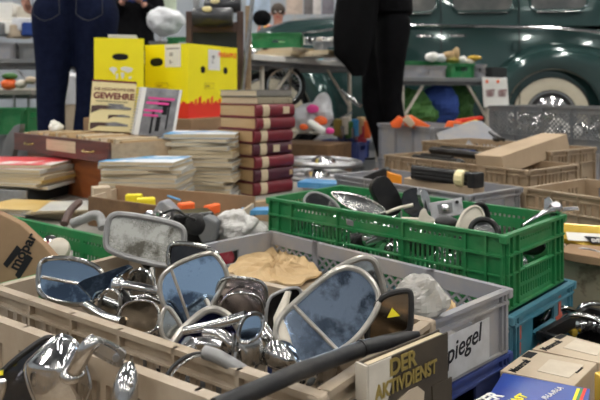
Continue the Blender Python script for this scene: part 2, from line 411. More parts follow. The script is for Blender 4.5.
crate('beige crate below the crate heaped with chrome mirrors', M['brown'], (.138, .707), 'FR', 36, .495, .21, 0, .148, 'brown')
B2 = crate('beige crate at the bottom left corner with three chrome mirrors', M['brown'], (-.36, .732), 'FL', 35, .50, .21, .15, .15, 'brown')
crate('beige crate under the crate at the bottom left corner', M['brown'], (-.36, .732), 'FL', 35, .50, .21, 0, .148, 'brown')
Lc = crate('green crate at the left edge with a cardboard box leaning in it', M['green'], (-.287, 1.242), 'FR', 37, .60, .34, .112, .138, 'green')
crate('grey crate under the green crate at the left edge', M['grey'], (-.287, 1.242), 'FR', 37, .60, .34, 0, .110, 'solid')
crate('shallow grey crate with black trim parts behind the green crate', M['grey'], (.48, 1.857), 'NR', 53, .577, .25, .14, .11, 'solid')
crate('grey crate below the shallow crate with black trim parts', M['grey'], (.48, 1.857), 'NR', 53, .577, .25, 0, .138, 'solid')
crate('tan crate with black lamps in front of the long cardboard box', M['tan'], (.708, 2.021), 'NR', 53, .62, .28, .14, .16, 'brown')
crate('tan crate at the bottom of the stack under the black lamps', M['tan'], (.708, 2.021), 'NR', 53, .62, .28, 0, .138, 'brown')
crate('tan crate behind the long cardboard box', M['tan'], (.895, 2.325), 'NR', 53, .60, .30, .165, .165, 'brown')
crate('tan crate below the crate behind the long cardboard box', M['tan'], (.895, 2.325), 'NR', 53, .60, .30, 0, .163, 'brown')
crate('dark grey crate with lattice sides in front of the car wheel', M['dgrey'], (1.33, 2.85), 'NR', 54.8, .61, .40, .27, .20, 'lattice')
crate('tall grey crate under the lattice sided crate near the car wheel', M['grey'], (1.33, 2.85), 'NR', 54.8, .61, .40, 0, .268, 'solid')
crate('grey crate with orange packets beside the trouser leg', M['grey'], (.62, 3.02), 'NR', 65, .474, .30, .195, .18, 'solid')
crate('lower grey crate under the one with orange packets', M['grey'], (.62, 3.02), 'NR', 65, .474, .30, 0, .193, 'solid')
crate('tan crate at the right edge behind the yellow foil packet', M['tan'], (.6286, 1.80), 'NL', 53, .60, .30, .12, .16, 'brown')
crate('tan crate at the right edge, lowest one under the small levers', M['tan'], (.6286, 1.80), 'NL', 53, .60, .30, 0, .118, 'brown')
crate('black crate of small chrome handles behind the pale boxes', M['black'], (.45, 1.212), 'NL', 47, .42, .20, 0, .10, 'solid')
# hand-lettered label on the short side of the grey crate, marks on the teal crate
e1 = V((math.cos(R(46.6)), -math.sin(R(46.6)), 0)); e2 = V((math.sin(R(46.6)), math.cos(R(46.6)), 0))
c0 = V((.345, 1.083, 0))+e1*.0072
mb = MB(); mb.obox(c0-e2*.255+V((0, 0, .124)), e2*.185, e1*.0012, V((0, 0, .066))); PL = mb.build('paper_label', M['dlab'], Sc, True)
text('Spiegel', .041, M['ink'], PL, c0-e2*.208+e1*.0016+V((0, 0, .146)), e2+V((0, 0, .14)), V((0, 0, 1))+e2*.15, bold=.006)

T_ = [q for q in bpy.data.objects if q.get('label', '').startswith('teal blue crate with orange')][0]
e1 = V((math.cos(R(43)), -math.sin(R(43)), 0)); e2 = V((math.sin(R(43)), math.cos(R(43)), 0)); c0 = V((.372, 1.150, 0))+e1*.0008
for s_, z_, w_, h_ in ((.030, .095, .012, .030), (.034, .070, .006, .02), (.215, .092, .012, .040), (.20, .078, .034, .018), (.065, .045, .02, .012), (.10, .052, .022, .013), (.14, .060, .022, .012)):
    MB().obox(c0+e2*s_+V((0, 0, z_)), e2*w_+V((0, 0, .004)), e1*.0008, V((0, 0, h_))).build('marker_stroke', M['marker'], T_, True)
# ================================================================ mirrors
def mirror(label, cx, cy, d, yaw, pitch, pts, fm, gm, hm, depth=.02, fr=.003, divider=None, arms=(), back=False, smooth=2, parent_cat='mirror', name='car_mirror', group=None, balls=(), flat=False, z0=None):
    """pts: the outline as seen; it is laid on a plane of its own at distance d, turned by yaw and pitch"""
    n = norm_of(yaw, pitch); c = P(cx, cy, d)
    t = thing(name, label, 'car mirror' if parent_cat == 'mirror' else parent_cat, tuple(c), 0, group)
    ring = chaikin([on_plane(x, y, c, n) for x, y in pts], smooth); cen = sum(ring, V((0, 0, 0)))/len(ring)
    b = -n if not back else n
    mb = MB(); prof = [(1.0, 0), (1.0, .22), (.95, .5), (.82, .8), (.55, .97), (.2, 1.0)]
    if flat: prof = [(1, 0), (1, .7), (.96, 1)]
    mb.rings([[cen+(p-cen)*k*.985+b*depth*q for p in ring] for k, q in prof], cap0=False); mb.build('housing', hm, t, True, smooth=True)
    mb = MB(); mb.tube(ring, fr, 8, closed=True); mb.build('frame', fm, t, True, smooth=True)
    mb = MB(); g = [cen+(p-cen)*.985 for p in ring]
    mb.rings([[p+b*.0005 for p in g], [p+b*.002 for p in g]]); gl = mb.build('glass', gm, t, True)
    if divider:
        a, e = [on_plane(x, y, c, n) for x, y in divider]
        MB().tube([a-b*.001, e-b*.001], fr*.7, 6).build('divider', fm, gl, True, smooth=True)
    for ar in arms:
        pp = [P(*q) for q in ar[0]]; pp = chaikin(pp, 2, False) if len(pp) > 2 else pp
        r = ar[1]
        if isinstance(r, tuple): r = [r[0]+(r[1]-r[0])*i/(len(pp)-1) for i in range(len(pp))]
        MB().tube(pp, r, 10).build('arm', ar[2] if len(ar) > 2 else M['chrome'], t, True, smooth=True)
    for bl in balls: MB().ball(P(bl[0], bl[1], bl[2]), bl[3], (1, 1, 1), 14, 10).build('ball_joint', M['chrome'], t, True, smooth=True)
    return t
def plate(name, label, cat, cx, cy, d, yaw, pitch, pts, m, depth=.006, bevel=.0015, smooth=0, parent=None, group=None):
    n = norm_of(yaw, pitch); c = P(cx, cy, d); r = [on_plane(x, y, c, n) for x, y in pts]
    if smooth: r = chaikin(r, smooth)
    o = MB().prism(r, -n*depth)
    if parent is not None: return o.build(name, m, parent, True, bevel=bevel)
    o2 = thing(name, label, cat, tuple(c), 0, group); return o2, o.build(name+'_body', m, o2, True, bevel=bevel)
CH, BC = M['chrome'], M['bchrome']
# --- crate in the foreground
mirror('wide rectangular mirror with blotched glass and pale grey frame, farthest left behind the others', 145, 240, .935, 8, 12,
       [(111, 214), (128, 214.5), (160, 220), (182, 226), (185, 236), (181, 262), (172, 267), (140, 261), (112, 252), (105, 246), (107, 226)],
       M['gframe'], M['dirtyglass'], M['black'], .030, .0045, arms=[([(140, 255, .95), (152, 275, .93), (150, 300, .90)], .005, M['black'])])
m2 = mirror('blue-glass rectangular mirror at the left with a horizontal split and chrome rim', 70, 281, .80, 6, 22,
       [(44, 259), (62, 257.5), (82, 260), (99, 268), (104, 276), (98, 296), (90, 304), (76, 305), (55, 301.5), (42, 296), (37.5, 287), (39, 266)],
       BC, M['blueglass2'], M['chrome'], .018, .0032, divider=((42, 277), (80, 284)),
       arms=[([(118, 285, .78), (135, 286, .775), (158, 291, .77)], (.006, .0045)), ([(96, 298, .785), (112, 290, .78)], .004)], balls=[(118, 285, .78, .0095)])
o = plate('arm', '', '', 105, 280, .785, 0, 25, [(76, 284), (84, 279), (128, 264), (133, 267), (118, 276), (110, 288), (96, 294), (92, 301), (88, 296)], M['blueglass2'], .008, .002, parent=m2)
o['label'] = 'wedge shaped blue reflecting bracket'
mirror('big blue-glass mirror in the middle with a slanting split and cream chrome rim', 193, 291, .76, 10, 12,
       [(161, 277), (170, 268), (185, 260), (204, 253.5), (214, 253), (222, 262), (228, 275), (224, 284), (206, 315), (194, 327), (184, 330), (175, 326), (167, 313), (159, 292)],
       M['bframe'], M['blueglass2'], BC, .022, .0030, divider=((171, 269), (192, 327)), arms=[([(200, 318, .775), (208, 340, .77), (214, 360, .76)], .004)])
mirror('old mirror with dull clear glass and dark hooped rim, behind the big blue-glass one', 192, 268, .83, -6, 10,
       [(168, 262), (169, 247), (175, 243), (192, 244), (214, 250), (222, 262), (215, 285), (190, 292), (170, 290)],
       BC, M['darkglass'], M['dgrey'], .014, .0032)
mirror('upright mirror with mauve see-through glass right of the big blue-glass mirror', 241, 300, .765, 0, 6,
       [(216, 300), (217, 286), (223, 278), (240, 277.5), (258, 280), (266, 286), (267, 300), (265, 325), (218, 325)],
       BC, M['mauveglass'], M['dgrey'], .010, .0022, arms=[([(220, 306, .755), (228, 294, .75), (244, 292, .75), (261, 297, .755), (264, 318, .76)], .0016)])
mirror('navy-glass mirror in a thick cream rim leaning over the front of the heap', 208, 336, .69, 12, 25,
       [(168, 352), (180, 332), (200, 313.5), (212, 308), (226, 313), (240, 328), (246, 350), (228, 372), (185, 372)],
       M['bframe'], M['navyglass'], M['ivory'], .012, .0042)
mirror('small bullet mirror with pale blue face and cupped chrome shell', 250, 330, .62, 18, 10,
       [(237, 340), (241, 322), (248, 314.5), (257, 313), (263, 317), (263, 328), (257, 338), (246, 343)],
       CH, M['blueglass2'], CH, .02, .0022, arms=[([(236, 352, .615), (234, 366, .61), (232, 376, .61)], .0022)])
t = thing('mirror_casing', 'cupped chrome mirror shell below the small bullet mirror', 'mirror casing', tuple(P(246, 352, .63)))
MB().ball(P(247, 350, .63), .016, (1.0, .8, 1.35), 20, 14).build('shell', CH, t, True, smooth=True)
MB().tube([P(234, 333, .622), P(233, 350, .617), P(237, 372, .615)], .0022, 8).build('clip', BC, t, True, smooth=True)
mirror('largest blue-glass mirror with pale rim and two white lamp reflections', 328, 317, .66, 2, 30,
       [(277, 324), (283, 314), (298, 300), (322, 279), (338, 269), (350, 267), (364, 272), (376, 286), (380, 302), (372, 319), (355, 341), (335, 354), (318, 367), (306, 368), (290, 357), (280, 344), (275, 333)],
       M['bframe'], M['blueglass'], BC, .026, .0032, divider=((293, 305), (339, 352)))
mirror('grey-glass mirror tucked behind the largest blue-glass one', 350, 285, .725, 8, 8,
       [(326, 276), (345, 264), (362, 257), (373, 259), (378, 268), (386, 296), (376, 310), (345, 312), (328, 300)],
       M['bframe'], M['glass'], M['dgrey'], .014, .0038)
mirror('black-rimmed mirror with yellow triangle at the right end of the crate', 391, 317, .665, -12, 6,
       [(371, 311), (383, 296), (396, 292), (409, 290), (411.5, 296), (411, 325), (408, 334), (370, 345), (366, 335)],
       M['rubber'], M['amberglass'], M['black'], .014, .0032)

mm = [q for q in bpy.data.objects if q.get('label', '').startswith('black-rimmed mirror with yellow')][0]
plate('painted_reflection', '', '', 391, 317, .663, -12, 6, [(387, 318), (392, 308), (400, 316)], M['yell'], .0006, 0, parent=mm)  # yellow triangle is a reflection painted onto the glass
# loose hoops, arms and brackets between the mirrors
mirror('round mirror lying low with a beaded chrome rim, behind the split blue mirror', 140, 284, .84, -18, 6,
       [(127, 290), (128, 278), (135, 270), (146, 270), (151, 278), (151, 292), (143, 300), (131, 299)], CH, M['glass'], CH, .016, .0028)
mirror('oval clear-glass mirror lying under the arm of the split blue mirror', 112, 303, .77, -22, 2,
       [(99, 305), (102, 293), (110, 289), (119, 293), (121, 306), (117, 318), (105, 318), (98, 312)], BC, M['glass'], CH, .016, .0024)
mirror('amber-glass mirror with dark hooped rim in the middle of the heap', 137, 311, .75, -8, 25,
       [(117, 325), (120, 309), (130, 301), (146, 300), (157, 304), (160, 318), (154, 333), (135, 333), (120, 330)], BC, M['amberglass'], M['dgrey'], .014, .0015)
mirror('small grey-glass mirror below the big blue-glass one, half hidden', 170, 324, .715, 20, 20,
       [(160, 330), (162, 312), (168, 306), (177, 318), (184, 332), (180, 342), (166, 342)], M['bframe'], M['glass'], CH, .014, .0026)
mirror('dark flat mirror edge standing right of the mauve mirror', 284, 305, .735, 14, 4,
       [(266, 300), (280, 291), (300, 286), (302, 300), (294, 330), (282, 352), (266, 345)], M['gframe'], M['darkglass'], M['black'], .010, .002)
def rod(name, label, cat, pts, r, m=CH, n=12, extra=None, sm=2):
    pp = [P(*q) for q in pts]; pp = chaikin(pp, sm, False) if len(pp) > 2 else pp
    if isinstance(r, tuple): r = [r[0]+(r[1]-r[0])*i/(len(pp)-1) for i in range(len(pp))]
    t = thing(name, label, cat, tuple(pp[0])); MB().tube(pp, r, n).build('rod', m, t, True, smooth=True)
    for e in (extra or ()):
        if e[0] == 'ball': MB().ball(P(*e[1]), e[2], (1, 1, 1), 16, 10).build('knob', e[3] if len(e) > 3 else m, t, True, smooth=True)
        if e[0] == 'disc': MB().lathe(P(*e[1]), e[3], [(e[2]*.6, -.001), (e[2], 0), (e[2], .003), (e[2]*.7, .004)], 20).build('foot', m, t, True, smooth=True)
        if e[0] == 'plate': plate('mounting_plate', '', '', *e[1], m, e[2], .0015, 2, parent=t)
    return t
rod('loose_bracket', 'flat chrome mirror arm lying across the navy-glass mirror', 'bracket', [(184, 331, .665), (215, 325, .66), (246, 316, .655)], (.0042, .0058))
rod('loose_bracket', 'curved chrome mirror arm in the middle of the heap with a ball end', 'bracket', [(205, 332, .66), (220, 333, .655), (232, 345, .645), (246, 350, .64)], (.0075, .0055), extra=[('ball', (263, 336, .65), .005)])
rod('loose_bracket', 'thick chrome mirror arm with a flared foot lying on the crate rim', 'bracket', [(188, 350, .65), (200, 342, .65), (222, 347, .645)], (.008, .006), extra=[('disc', (188, 350, .65), .013, (-.6, -.5, .5))])
rod('loose_bracket', 'short chrome elbow right of the small bullet mirror', 'bracket', [(262, 325, .67), (270, 340, .66), (284, 352, .65), (292, 366, .64)], (.006, .008))
rod('loose_bracket', 'chrome bracket bar standing up beside the blotched mirror', 'bracket', [(152, 268, .87), (153, 285, .86), (160, 302, .85)], .004, BC)
rod('loose_bracket', 'bent chrome bar under the round beaded mirror', 'bracket', [(124, 296, .80), (133, 300, .79), (145, 296, .79), (160, 302, .80)], (.005, .003))
rod('loose_bracket', 'thin dark steel bar rising beside the largest mirror', 'bracket', [(266, 357, .64), (277, 325, .66), (290, 292, .69)], .0024, BC)
rod('loose_bracket', 'chrome stub with round end at the bottom of the heap', 'bracket', [(232, 346, .66), (250, 362, .64), (262, 367, .63)], .006, extra=[('ball', (229, 345, .665), .0075)])
rod('loose_bracket', 'chrome tube lying along the left part of the heap', 'bracket', [(86, 305, .77), (105, 318, .75), (122, 322, .74)], .006)
t = thing('mirror_casing', 'rectangular chrome mirror shell beside the largest blue mirror', 'mirror casing', tuple(P(280, 350, .64)))
n = norm_of(-25, 20); cc = P(282, 350, .635); ring = chaikin([on_plane(x, y, cc, n) for x, y in [(262, 350), (274, 338), (286, 340), (298, 362), (292, 370), (268, 370)]], 2); cen = sum(ring, V())/len(ring)
MB().rings([[cen+(p-cen)*k+n*q for p in ring] for k, q in ((1, -.01), (1.03, -.002), (1, .002), (.85, .010), (.5, .014), (.1, .015))]).build('shell', CH, t, True, smooth=True)
t = thing('mirror_casing', 'cream backed mirror shell leaning on the largest blue mirror', 'mirror casing', tuple(P(298, 345, .645)))
MB().tube([P(288, 292, .68), P(280, 318, .665), P(284, 345, .65), P(296, 368, .64)], [.003, .007, .009, .004], 12).build('shell', M['ivory'], t, True, smooth=True)
rod('rubber_hose', 'grey rubber hose with a thin cable lying over the rim of the mirror crate', 'hose', [(204, 352, .60), (218, 356, .595), (236, 367, .59), (246, 373, .59)], .0062, M['gframe'])
t = rod('looped_cable', 'thin black and silver cable looping down over the crate front', 'cable', [(206, 353, .60), (190, 354, .59), (172, 366, .58), (162, 385, .57), (160, 410, .56)], .0018, M['rubber'])
MB().tube(chaikin([P(206, 355, .597), P(191, 357, .587), (P(175, 369, .577)), P(165, 388, .567), P(163, 410, .557)], 2, False), .0012, 8).build('silver_strand', BC, t, True, smooth=True)
# --- crate bottom left
t = thing('car_mirror', 'large chrome mirror seen from behind with an angled stem and mounting plate', 'car mirror', tuple(P(58, 375, .60)))
n = norm_of(14, 20); cc = P(58, 372, .60); ring = chaikin([on_plane(x, y, cc, n) for x, y in [(25, 366), (33, 358), (57, 336), (65, 336), (78, 343), (91, 384), (88, 394), (80, 412), (42, 412), (30, 388)]], 2)
cen = on_plane(64, 368, cc, n)
MB().rings([[cen+(p-cen)*k+n*q for p in ring] for k, q in ((.96, -.004), (1, .0), (1, .004), (.90, .009), (.52, .019), (.15, .028), (.05, .029))]).build('housing', CH, t, True, smooth=True)
MB().tube(ring, .0024, 8, closed=True).build('frame', CH, t, True, smooth=True)
MB().tube(chaikin([P(73, 374, .572), P(80, 360, .56), P(88, 346, .555), P(95, 341, .56)], 2, False), [.0105, .0095, .0085, .0080, .0075, .0072, .007, .0068, .0066, .006][:10] if False else .0070, 14).build('arm', CH, t, True, smooth=True)
MB().ball(P(73, 375, .572), .0115, (1, 1, .6), 16, 10).build('arm_foot', CH, t, True, smooth=True)
pl = plate('mounting_plate', '', '', 105, 352, .558, 5, 4, [(86, 345), (92, 337), (98, 338), (122, 349), (127, 355), (121, 368), (114, 367), (90, 354)], M['bchrome'], .006, .001, smooth=2, parent=t)
plate('sunk_panel', '', '', 105, 352, .5565, 5, 4, [(92, 344), (97, 341), (120, 353), (117, 361), (113, 362), (93, 350)], CH, .0007, .0003, smooth=1, parent=pl)
MB().lathe(on_plane(116, 358, P(105, 352, .556), norm_of(5, 4)), norm_of(5, 4), [(.003, -.001), (.003, .001), (.0015, .0012)], 14).build('screw', M['steel'], pl, True, smooth=True)
mirror('dark-glass mirror with black rim leaning at the bottom left corner', 25, 375, .625, 10, 14,
       [(-4, 385), (2, 370), (42, 339), (52, 337), (58, 344), (62, 360), (50, 405), (-5, 408)], M['rubber'], M['darkglass'], M['black'], .012, .003)
t = thing('car_mirror', 'slim torpedo shaped mirror back with a bluish chrome skin at the bottom edge', 'car mirror', tuple(P(127, 385, .545)))
MB().tube([P(128, 366, .56), P(128, 368, .556), P(127.5, 374, .55), P(126, 384, .545), P(125, 396, .54), P(124, 415, .54)], [.002, .0062, .0086, .0102, .0108, .0105], 18).build('housing', CH, t, True, smooth=True)
MB().ball(P(131, 385, .5345), .0022, (1, .5, 1), 12, 8).build('screw', M['steel'], t, True, smooth=True)
rod('loose_bracket', 'chrome lever tip at the bottom left corner of the picture', 'bracket', [(-4, 400, .58), (2, 388, .58), (3, 380, .58)], (.006, .003))
plate('sticker_square', '', '', 2, 372, .6, 0, 10, [(-1, 371), (3, 370), (3, 375), (-1, 376)], M['yell'], .0006, 0, parent=[q for q in bpy.data.objects if q.get('label', '').startswith('dark-glass mirror with black rim')][0])
# the rubber bumper strip over the right end of the crate
t = thing('bumper_bar', 'black rubber bumper strip lying over the right end of the mirror crate', 'bumper strip', tuple(P(412, 336, .635)))
p0, p1, p2, p3 = P(418, 334, .645), P(363, 348, .595), P(300, 371, .545), P(215, 408, .49)
MB().tube([p0, p0*.7+p1*.3, p1, p2, p3], [.003, .0065, .0070, .0072, .0075], 14).build('bar', M['rubber'], t, True, smooth=True)
MB().tube([p1, p1+(p2-p1).normalized()*.003], .0078, 14).build('joint_ring', M['black'], t, True, smooth=True)
# --- what lies in the grey crate
def heap_sheet(name, label, cat, cx, cy, pts, z, m, thick=.003, amp=.006, seed=1):
    rnd = random.Random(seed); ps = [PZ(x, y, z) for x, y in pts]; cen = sum(ps, V())/len(ps)
    t = thing(name, label, cat, tuple(cen)); mb = MB(); n = len(ps); K = 7; grid = []
    ring0 = []
    for i in range(n):
        a, b = ps[i], ps[(i+1) % n]
        for k in range(4): ring0.append(a.lerp(b, k/4))
    off = [rnd.uniform(-1, 1) for _ in ring0]
    rs = []
    for k in range(K):
        f = 1-k/K; rs.append([cen+(p-cen)*f+V((0, 0, amp*(math.sin(p.x*90+k*1.3)+math.cos(p.y*110-k))*.5+amp*.5*off[(i*(k+1)) % len(off)])) for i, p in enumerate(ring0)])
    top = rs; bot = [[p-V((0, 0, thick)) for p in r] for r in rs][::-1]
    mb.rings(bot+top[:1]+top[1:] if False else top, cap0=False); mb.rings([bot[-1], bot[0]], cap0=False, cap1=False) if False else None
    o = mb.build(name+'_sheet', m, t, True, smooth=False); s = o.modifiers.new('s', 'SOLIDIFY'); s.thickness = thick; s.offset = -1
    return t
heap_sheet('brown_paper', 'crumpled brown kraft paper lying in the grey crate', 'paper', 270, 265, [(226, 268), (243, 256), (268, 246), (273, 245), (300, 256), (318, 268), (322, 272), (301, 284), (268, 283), (240, 278)], .180, M['kraft'], .004, .006, 3)
t = thing('cardboard_box', 'shallow pale cardboard box under the brown paper in the grey crate', 'box', tuple(PZ(300, 290, .150)))
q = [PZ(x, y, .168) for x, y in ((222, 271), (320, 296), (400, 322), (425, 312), (350, 284), (258, 262))]
MB().prism([V((p.x, p.y, .168)) for p in q], (0, 0, -.042)).build('carton', M['palecard'], t, True, bevel=.001)
t = thing('plastic_bag', 'crumpled clear plastic bag in the right end of the grey crate', 'bag', tuple(P(415, 296, .93)))
MB().ball(P(420, 299, .95), .040, (1.0, .7, .85), 34, 24).build('bag', M['clear'], t, True, noise=.028, nscale=35)
heap_sheet('crumpled_paper', 'scrap of brown paper behind the clear plastic bag', 'paper', 440, 305, [(425, 313), (436, 298), (452, 301), (458, 307), (440, 318)], .195, M['kraft'], .003, .005, 5)
t = thing('tail_lamp_lens', 'round red lens showing through the handle of the grey crate', 'lamp lens', tuple(P(222, 259, 1.46)))
MB().ball(P(225, 258, 1.46), .022, (1, .6, 1), 18, 12).build('lens', M['redlens'], t, True, smooth=True)
MB().ball(P(216, 255, 1.47), .02, (1, .6, 1), 18, 12).build('reflector', M['ivory'], t, True, smooth=True)
# --- what lies in the green crate
plate('car_mirror', 'black glossy door mirror back standing tall in the green crate', 'car mirror', 386, 196, 1.47, 20, 12,
      [(370, 187), (377, 177), (386, 175), (392, 181), (403, 199), (402, 213), (387, 218), (379, 203)], M['black'], .018, .002, smooth=2)
t, o = plate('car_mirror', 'dark blue-grey mirror with chrome side next to the tall black one', 'car mirror', 414, 205, 1.44, -14, 14,
      [(400, 193), (414, 187), (421, 188), (431, 217), (405, 217)], M['darkglass'], .02, .002, smooth=1)
plate('housing', '', '', 424, 202, 1.435, 40, 10, [(419, 188), (427, 190), (431, 200), (433, 218), (425, 214)], CH, .012, .002, smooth=1, parent=t)
t, o = plate('lamp_bracket', 'grey metal bracket with a centre bolt standing in the green crate', 'bracket', 446, 210, 1.40, -8, 18,
      [(429, 203), (462, 197.5), (464, 214), (432, 220)], M['steel'], .008, .001)
plate('recess', '', '', 445, 209, 1.396, -8, 18, [(437, 205), (452, 202.5), (453, 212), (439, 214)], M['dgrey'], .001, 0, parent=t)
MB().lathe(P(445, 208, 1.394), norm_of(-8, 18), [(.008, -.002), (.008, .003), (.004, .005)], 16).build('bolt', CH, t, True, smooth=True)
MB().lathe(P(457, 202, 1.392), norm_of(-8, 18), [(.004, -.002), (.004, .001), (.002, .0012)], 12).build('hole', M['black'], t, True, smooth=True)
mirror('cream backed mirror lying against the far side of the green crate', 470, 218, 1.33, 25, 20,
       [(456, 230), (462, 214), (470, 207), (478, 206), (484, 214), (484, 230), (472, 236), (460, 236)], M['ivory'], M['ivory'], M['ivory'], .02, .003)
mirror('black-hooped mirror with greenish glass near the front corner of the green crate', 480, 226, 1.27, -20, 20,
       [(470, 234), (472, 224), (480, 219), (490, 220), (497, 227), (499, 236), (485, 240), (472, 239)], M['black'], M['glass'], M['black'], .02, .006)
mirror('small black-hooped mirror behind the cream backed mirror', 479, 212, 1.37, 10, 10,
       [(472, 214), (474, 206), (481, 203), (487, 208), (489, 222), (478, 226)], M['black'], M['darkglass'], M['black'], .016, .005)
t = thing('rubber_grommet', 'round black rubber cup behind the white bracket in the green crate', 'rubber cup', tuple(P(446, 222, 1.33)))
MB().ball(P(446, 222, 1.35), .022, (1.1, 1, .6), 18, 10).build('cup', M['rubber'], t, True, smooth=True)
mirror('grey lens cap mirror at the left end of the green crate', 318, 205, 1.50, -10, 30,
       [(302, 203), (308, 193), (318, 192), (334, 200), (342, 212), (320, 214)], M['gframe'], M['glass'], M['ivory'], .012, .003)
mirror('long pointed chrome mirror lying left in the green crate', 358, 202, 1.45, 0, 38,
       [(330, 192), (336, 192), (360, 195), (380, 205), (388, 213), (360, 214), (340, 203)], BC, M['glass'], CH, .010, .0025)
t = rod('trim_lever', 'slim white lever lying over the front rim of the green crate', 'lever', [(386, 213, 1.36), (398, 208, 1.36), (413, 205, 1.36)], (.003, .004), M['ivory'])
t = rod('white_bracket', 'white metal bracket with a hole lying on the front rim of the green crate', 'bracket', [(402, 219, 1.335), (420, 219.5, 1.33), (434, 221, 1.325)], .004, M['ivory'], extra=[('plate', (424, 216, 1.325, 0, 15, [(418, 220), (421, 209), (426, 208), (428, 215), (436, 219), (434, 224), (420, 223)]), .004)])
rod('chrome_handle', 'chrome window lever poking over the right corner of the green crate', 'lever', [(522, 226, 1.28), (536, 217, 1.31), (548, 211, 1.34), (556, 210, 1.36)], (.003, .008), CH, extra=[('ball', (556, 208, 1.36), .014)])
t = thing('chrome_bracket', 'twisted chrome bracket with a flat tongue sitting on the right corner of the green crate', 'bracket', tuple(P(556, 208, 1.38)))
plate('tongue', '', '', 560, 207, 1.375, 10, 40, [(547, 212), (550, 207), (562, 207), (577, 206), (580, 210), (566, 211), (556, 214)], CH, .004, .001, parent=t)
plate('flange', '', '', 549, 204, 1.38, -20, 15, [(544, 212), (544, 199), (549, 196), (553, 202), (552, 211)], CH, .005, .001, parent=t)
plate('clamp', '', '', 556, 213, 1.37, 20, 15, [(548, 211), (560, 206), (562, 218), (554, 220)], M['alu'], .005, .001, parent=t)
rnd = random.Random(4)
for i, (x, y, d, r, lab) in enumerate(((366, 232, 1.40, 20, 'chrome strip seen through the handle hole of the green crate, upper one'), (385, 240, 1.385, -24, 'bright chrome strip seen through the handle hole of the green crate, lower one'))):
    a = V((math.cos(R(r)), 0, -math.sin(R(r)))); c = P(x, y, d)
    t = thing('chrome_strip', lab, 'trim strip', tuple(c)); MB().obox(c-a*.045, a*.09, V((0, .012, .004)), V((0, 0, .014))).build('strip', CH, t, True, bevel=.002)
for i in range(40):
    e1 = V((math.cos(R(43)), -math.sin(R(43)), 0)); e2 = V((math.sin(R(43)), math.cos(R(43)), 0))
    c = V((.366, 1.166, 0))-e1*(.045+.51*(i % 14)/13.)+e2*(.035+.085*(i//14)+rnd.uniform(0, .02)); c.z = .185+.022*((i*5) % 3); z = rnd.uniform(-40, 40)
    t = thing('mirror_casing', 'loose chrome mirror casing lying in the bottom of the green crate', 'mirror casing', tuple(c), z, 'chrome casings in the bottom of the green crate')
    MB().ball((0, 0, 0), .026, (1.2, .6, .9), 16, 10).build('shell', CH if i % 4 else M['black'], t, smooth=True)
    MB().tube([(.03, 0, 0), (.042, 0, -.010)], .004, 8).build('stem', CH, t, smooth=True)
rnd = random.Random(21); e1 = V((math.cos(R(36)), -math.sin(R(36)), 0)); e2 = V((math.sin(R(36)), math.cos(R(36)), 0))
for i in range(34):
    c = V((.138, .707, 0))-e1*(.04+.42*(i % 17)/16.)-e2*(.035+.14*((i*7) % 5)/4.); c.z = .178+.030*(i//17)+rnd.uniform(0, .012)
    t = thing('mirror_casing', 'small loose mirror casing buried low in the heap of the mirror crate', 'mirror casing', tuple(c), rnd.uniform(0, 180), 'casings low in the mirror crate')
    MB().ball((0, 0, 0), .022, (1.25, .45, .95), 14, 10).build('shell', [CH, M['black'], M['bchrome'], M['dgrey'], M['rubber']][i % 5], t, smooth=True)
    MB().tube([(.02, 0, 0), (.032, .004, .012), (.036, .004, .024)], .0032, 8).build('stem', CH if i % 2 else BC, t, smooth=True)
rod('loose_bracket', 'dark flat steel strut leaning in the heap left of the mauve mirror', 'bracket', [(206, 300, .74), (216, 318, .72), (226, 340, .70)], .003, BC)
rod('loose_bracket', 'black moulded elbow under the wedge bracket of the split mirror', 'bracket', [(116, 289, .79), (124, 297, .78), (130, 308, .78)], .0065, M['black'])
# ================================================================ book, boxes, small crates on the right
def bookbox(t, o, u, v, w, cover, pages, cov=.0025, spine=True):
    """o = corner, u = width away from spine, v = thickness, w = height (vectors)"""
    o, u, v, w = V(o), V(u), V(v), V(w); un, vn, wn = u.normalized(), v.normalized(), w.normalized()
    mb = MB(); mb.obox(o, u, vn*cov, w); mb.obox(o+v-vn*cov, u, vn*cov, w)
    if spine: mb.obox(o, un*cov, v, w)
    mb.build('cover', cover, t, True, bevel=.0006)
    MB().obox(o+un*cov+vn*cov+wn*.002, u-un*(cov+.003), v-vn*2*cov, w-wn*.004).build('page_block', pages, t, True)
pa = P(368, 366, .56); e2 = V((math.sin(R(48)), math.cos(R(48)), 0)); e1 = V((math.cos(R(48)), -math.sin(R(48)), 0))
BW = .117
t = thing('hardcover_book', 'standing hardcover book titled DER AKTIVDIENST in gold letters', 'book', (pa.x, pa.y, .10))
zt = pa.z; bh = zt-.10
bookbox(t, V((pa.x, pa.y, .10))-e1*.012, e2*BW, e1*.012, (0, 0, bh), M['olive'], M['paper'], .002)
MB().obox(V((pa.x, pa.y, .10))-e1*.013, -e2*.002, e1*.0132, (0, 0, bh)).build('spine', M['ivory'], t, True)
f0 = V((pa.x, pa.y, .10))+e1*.0006
sp = e2
def fp(s, z): return V((pa.x, pa.y, 0))+e2*s+V((0, 0, zt-z))
MB().prism([fp(0, .0), fp(.030, .0), fp(.032, .02), fp(.022, .045), fp(.020, bh), fp(0, bh)], e1*.0009).build('pale_print', M['ivory'], t, True)
pts = [fp(.026, .09), fp(.028, .052), fp(.036, .043), fp(.055, .038), fp(.068, .038), fp(.078, .046), fp(.076, .060), fp(.085, .08), fp(.085, .12), fp(.03, .12)]
MB().prism(pts, e1*.001).build('helmet_print', M['palecard'], t, True)
MB().prism([fp(.09, .045), fp(.122, .045), fp(.122, .10), fp(.094, .12)], e1*.001).build('dark_print', M['olive'], t, True)
text('DER', .0205, M['gold'], t, fp(.027, .0165)+e1*.0012, e2, (0, 0, 1), bold=.03)
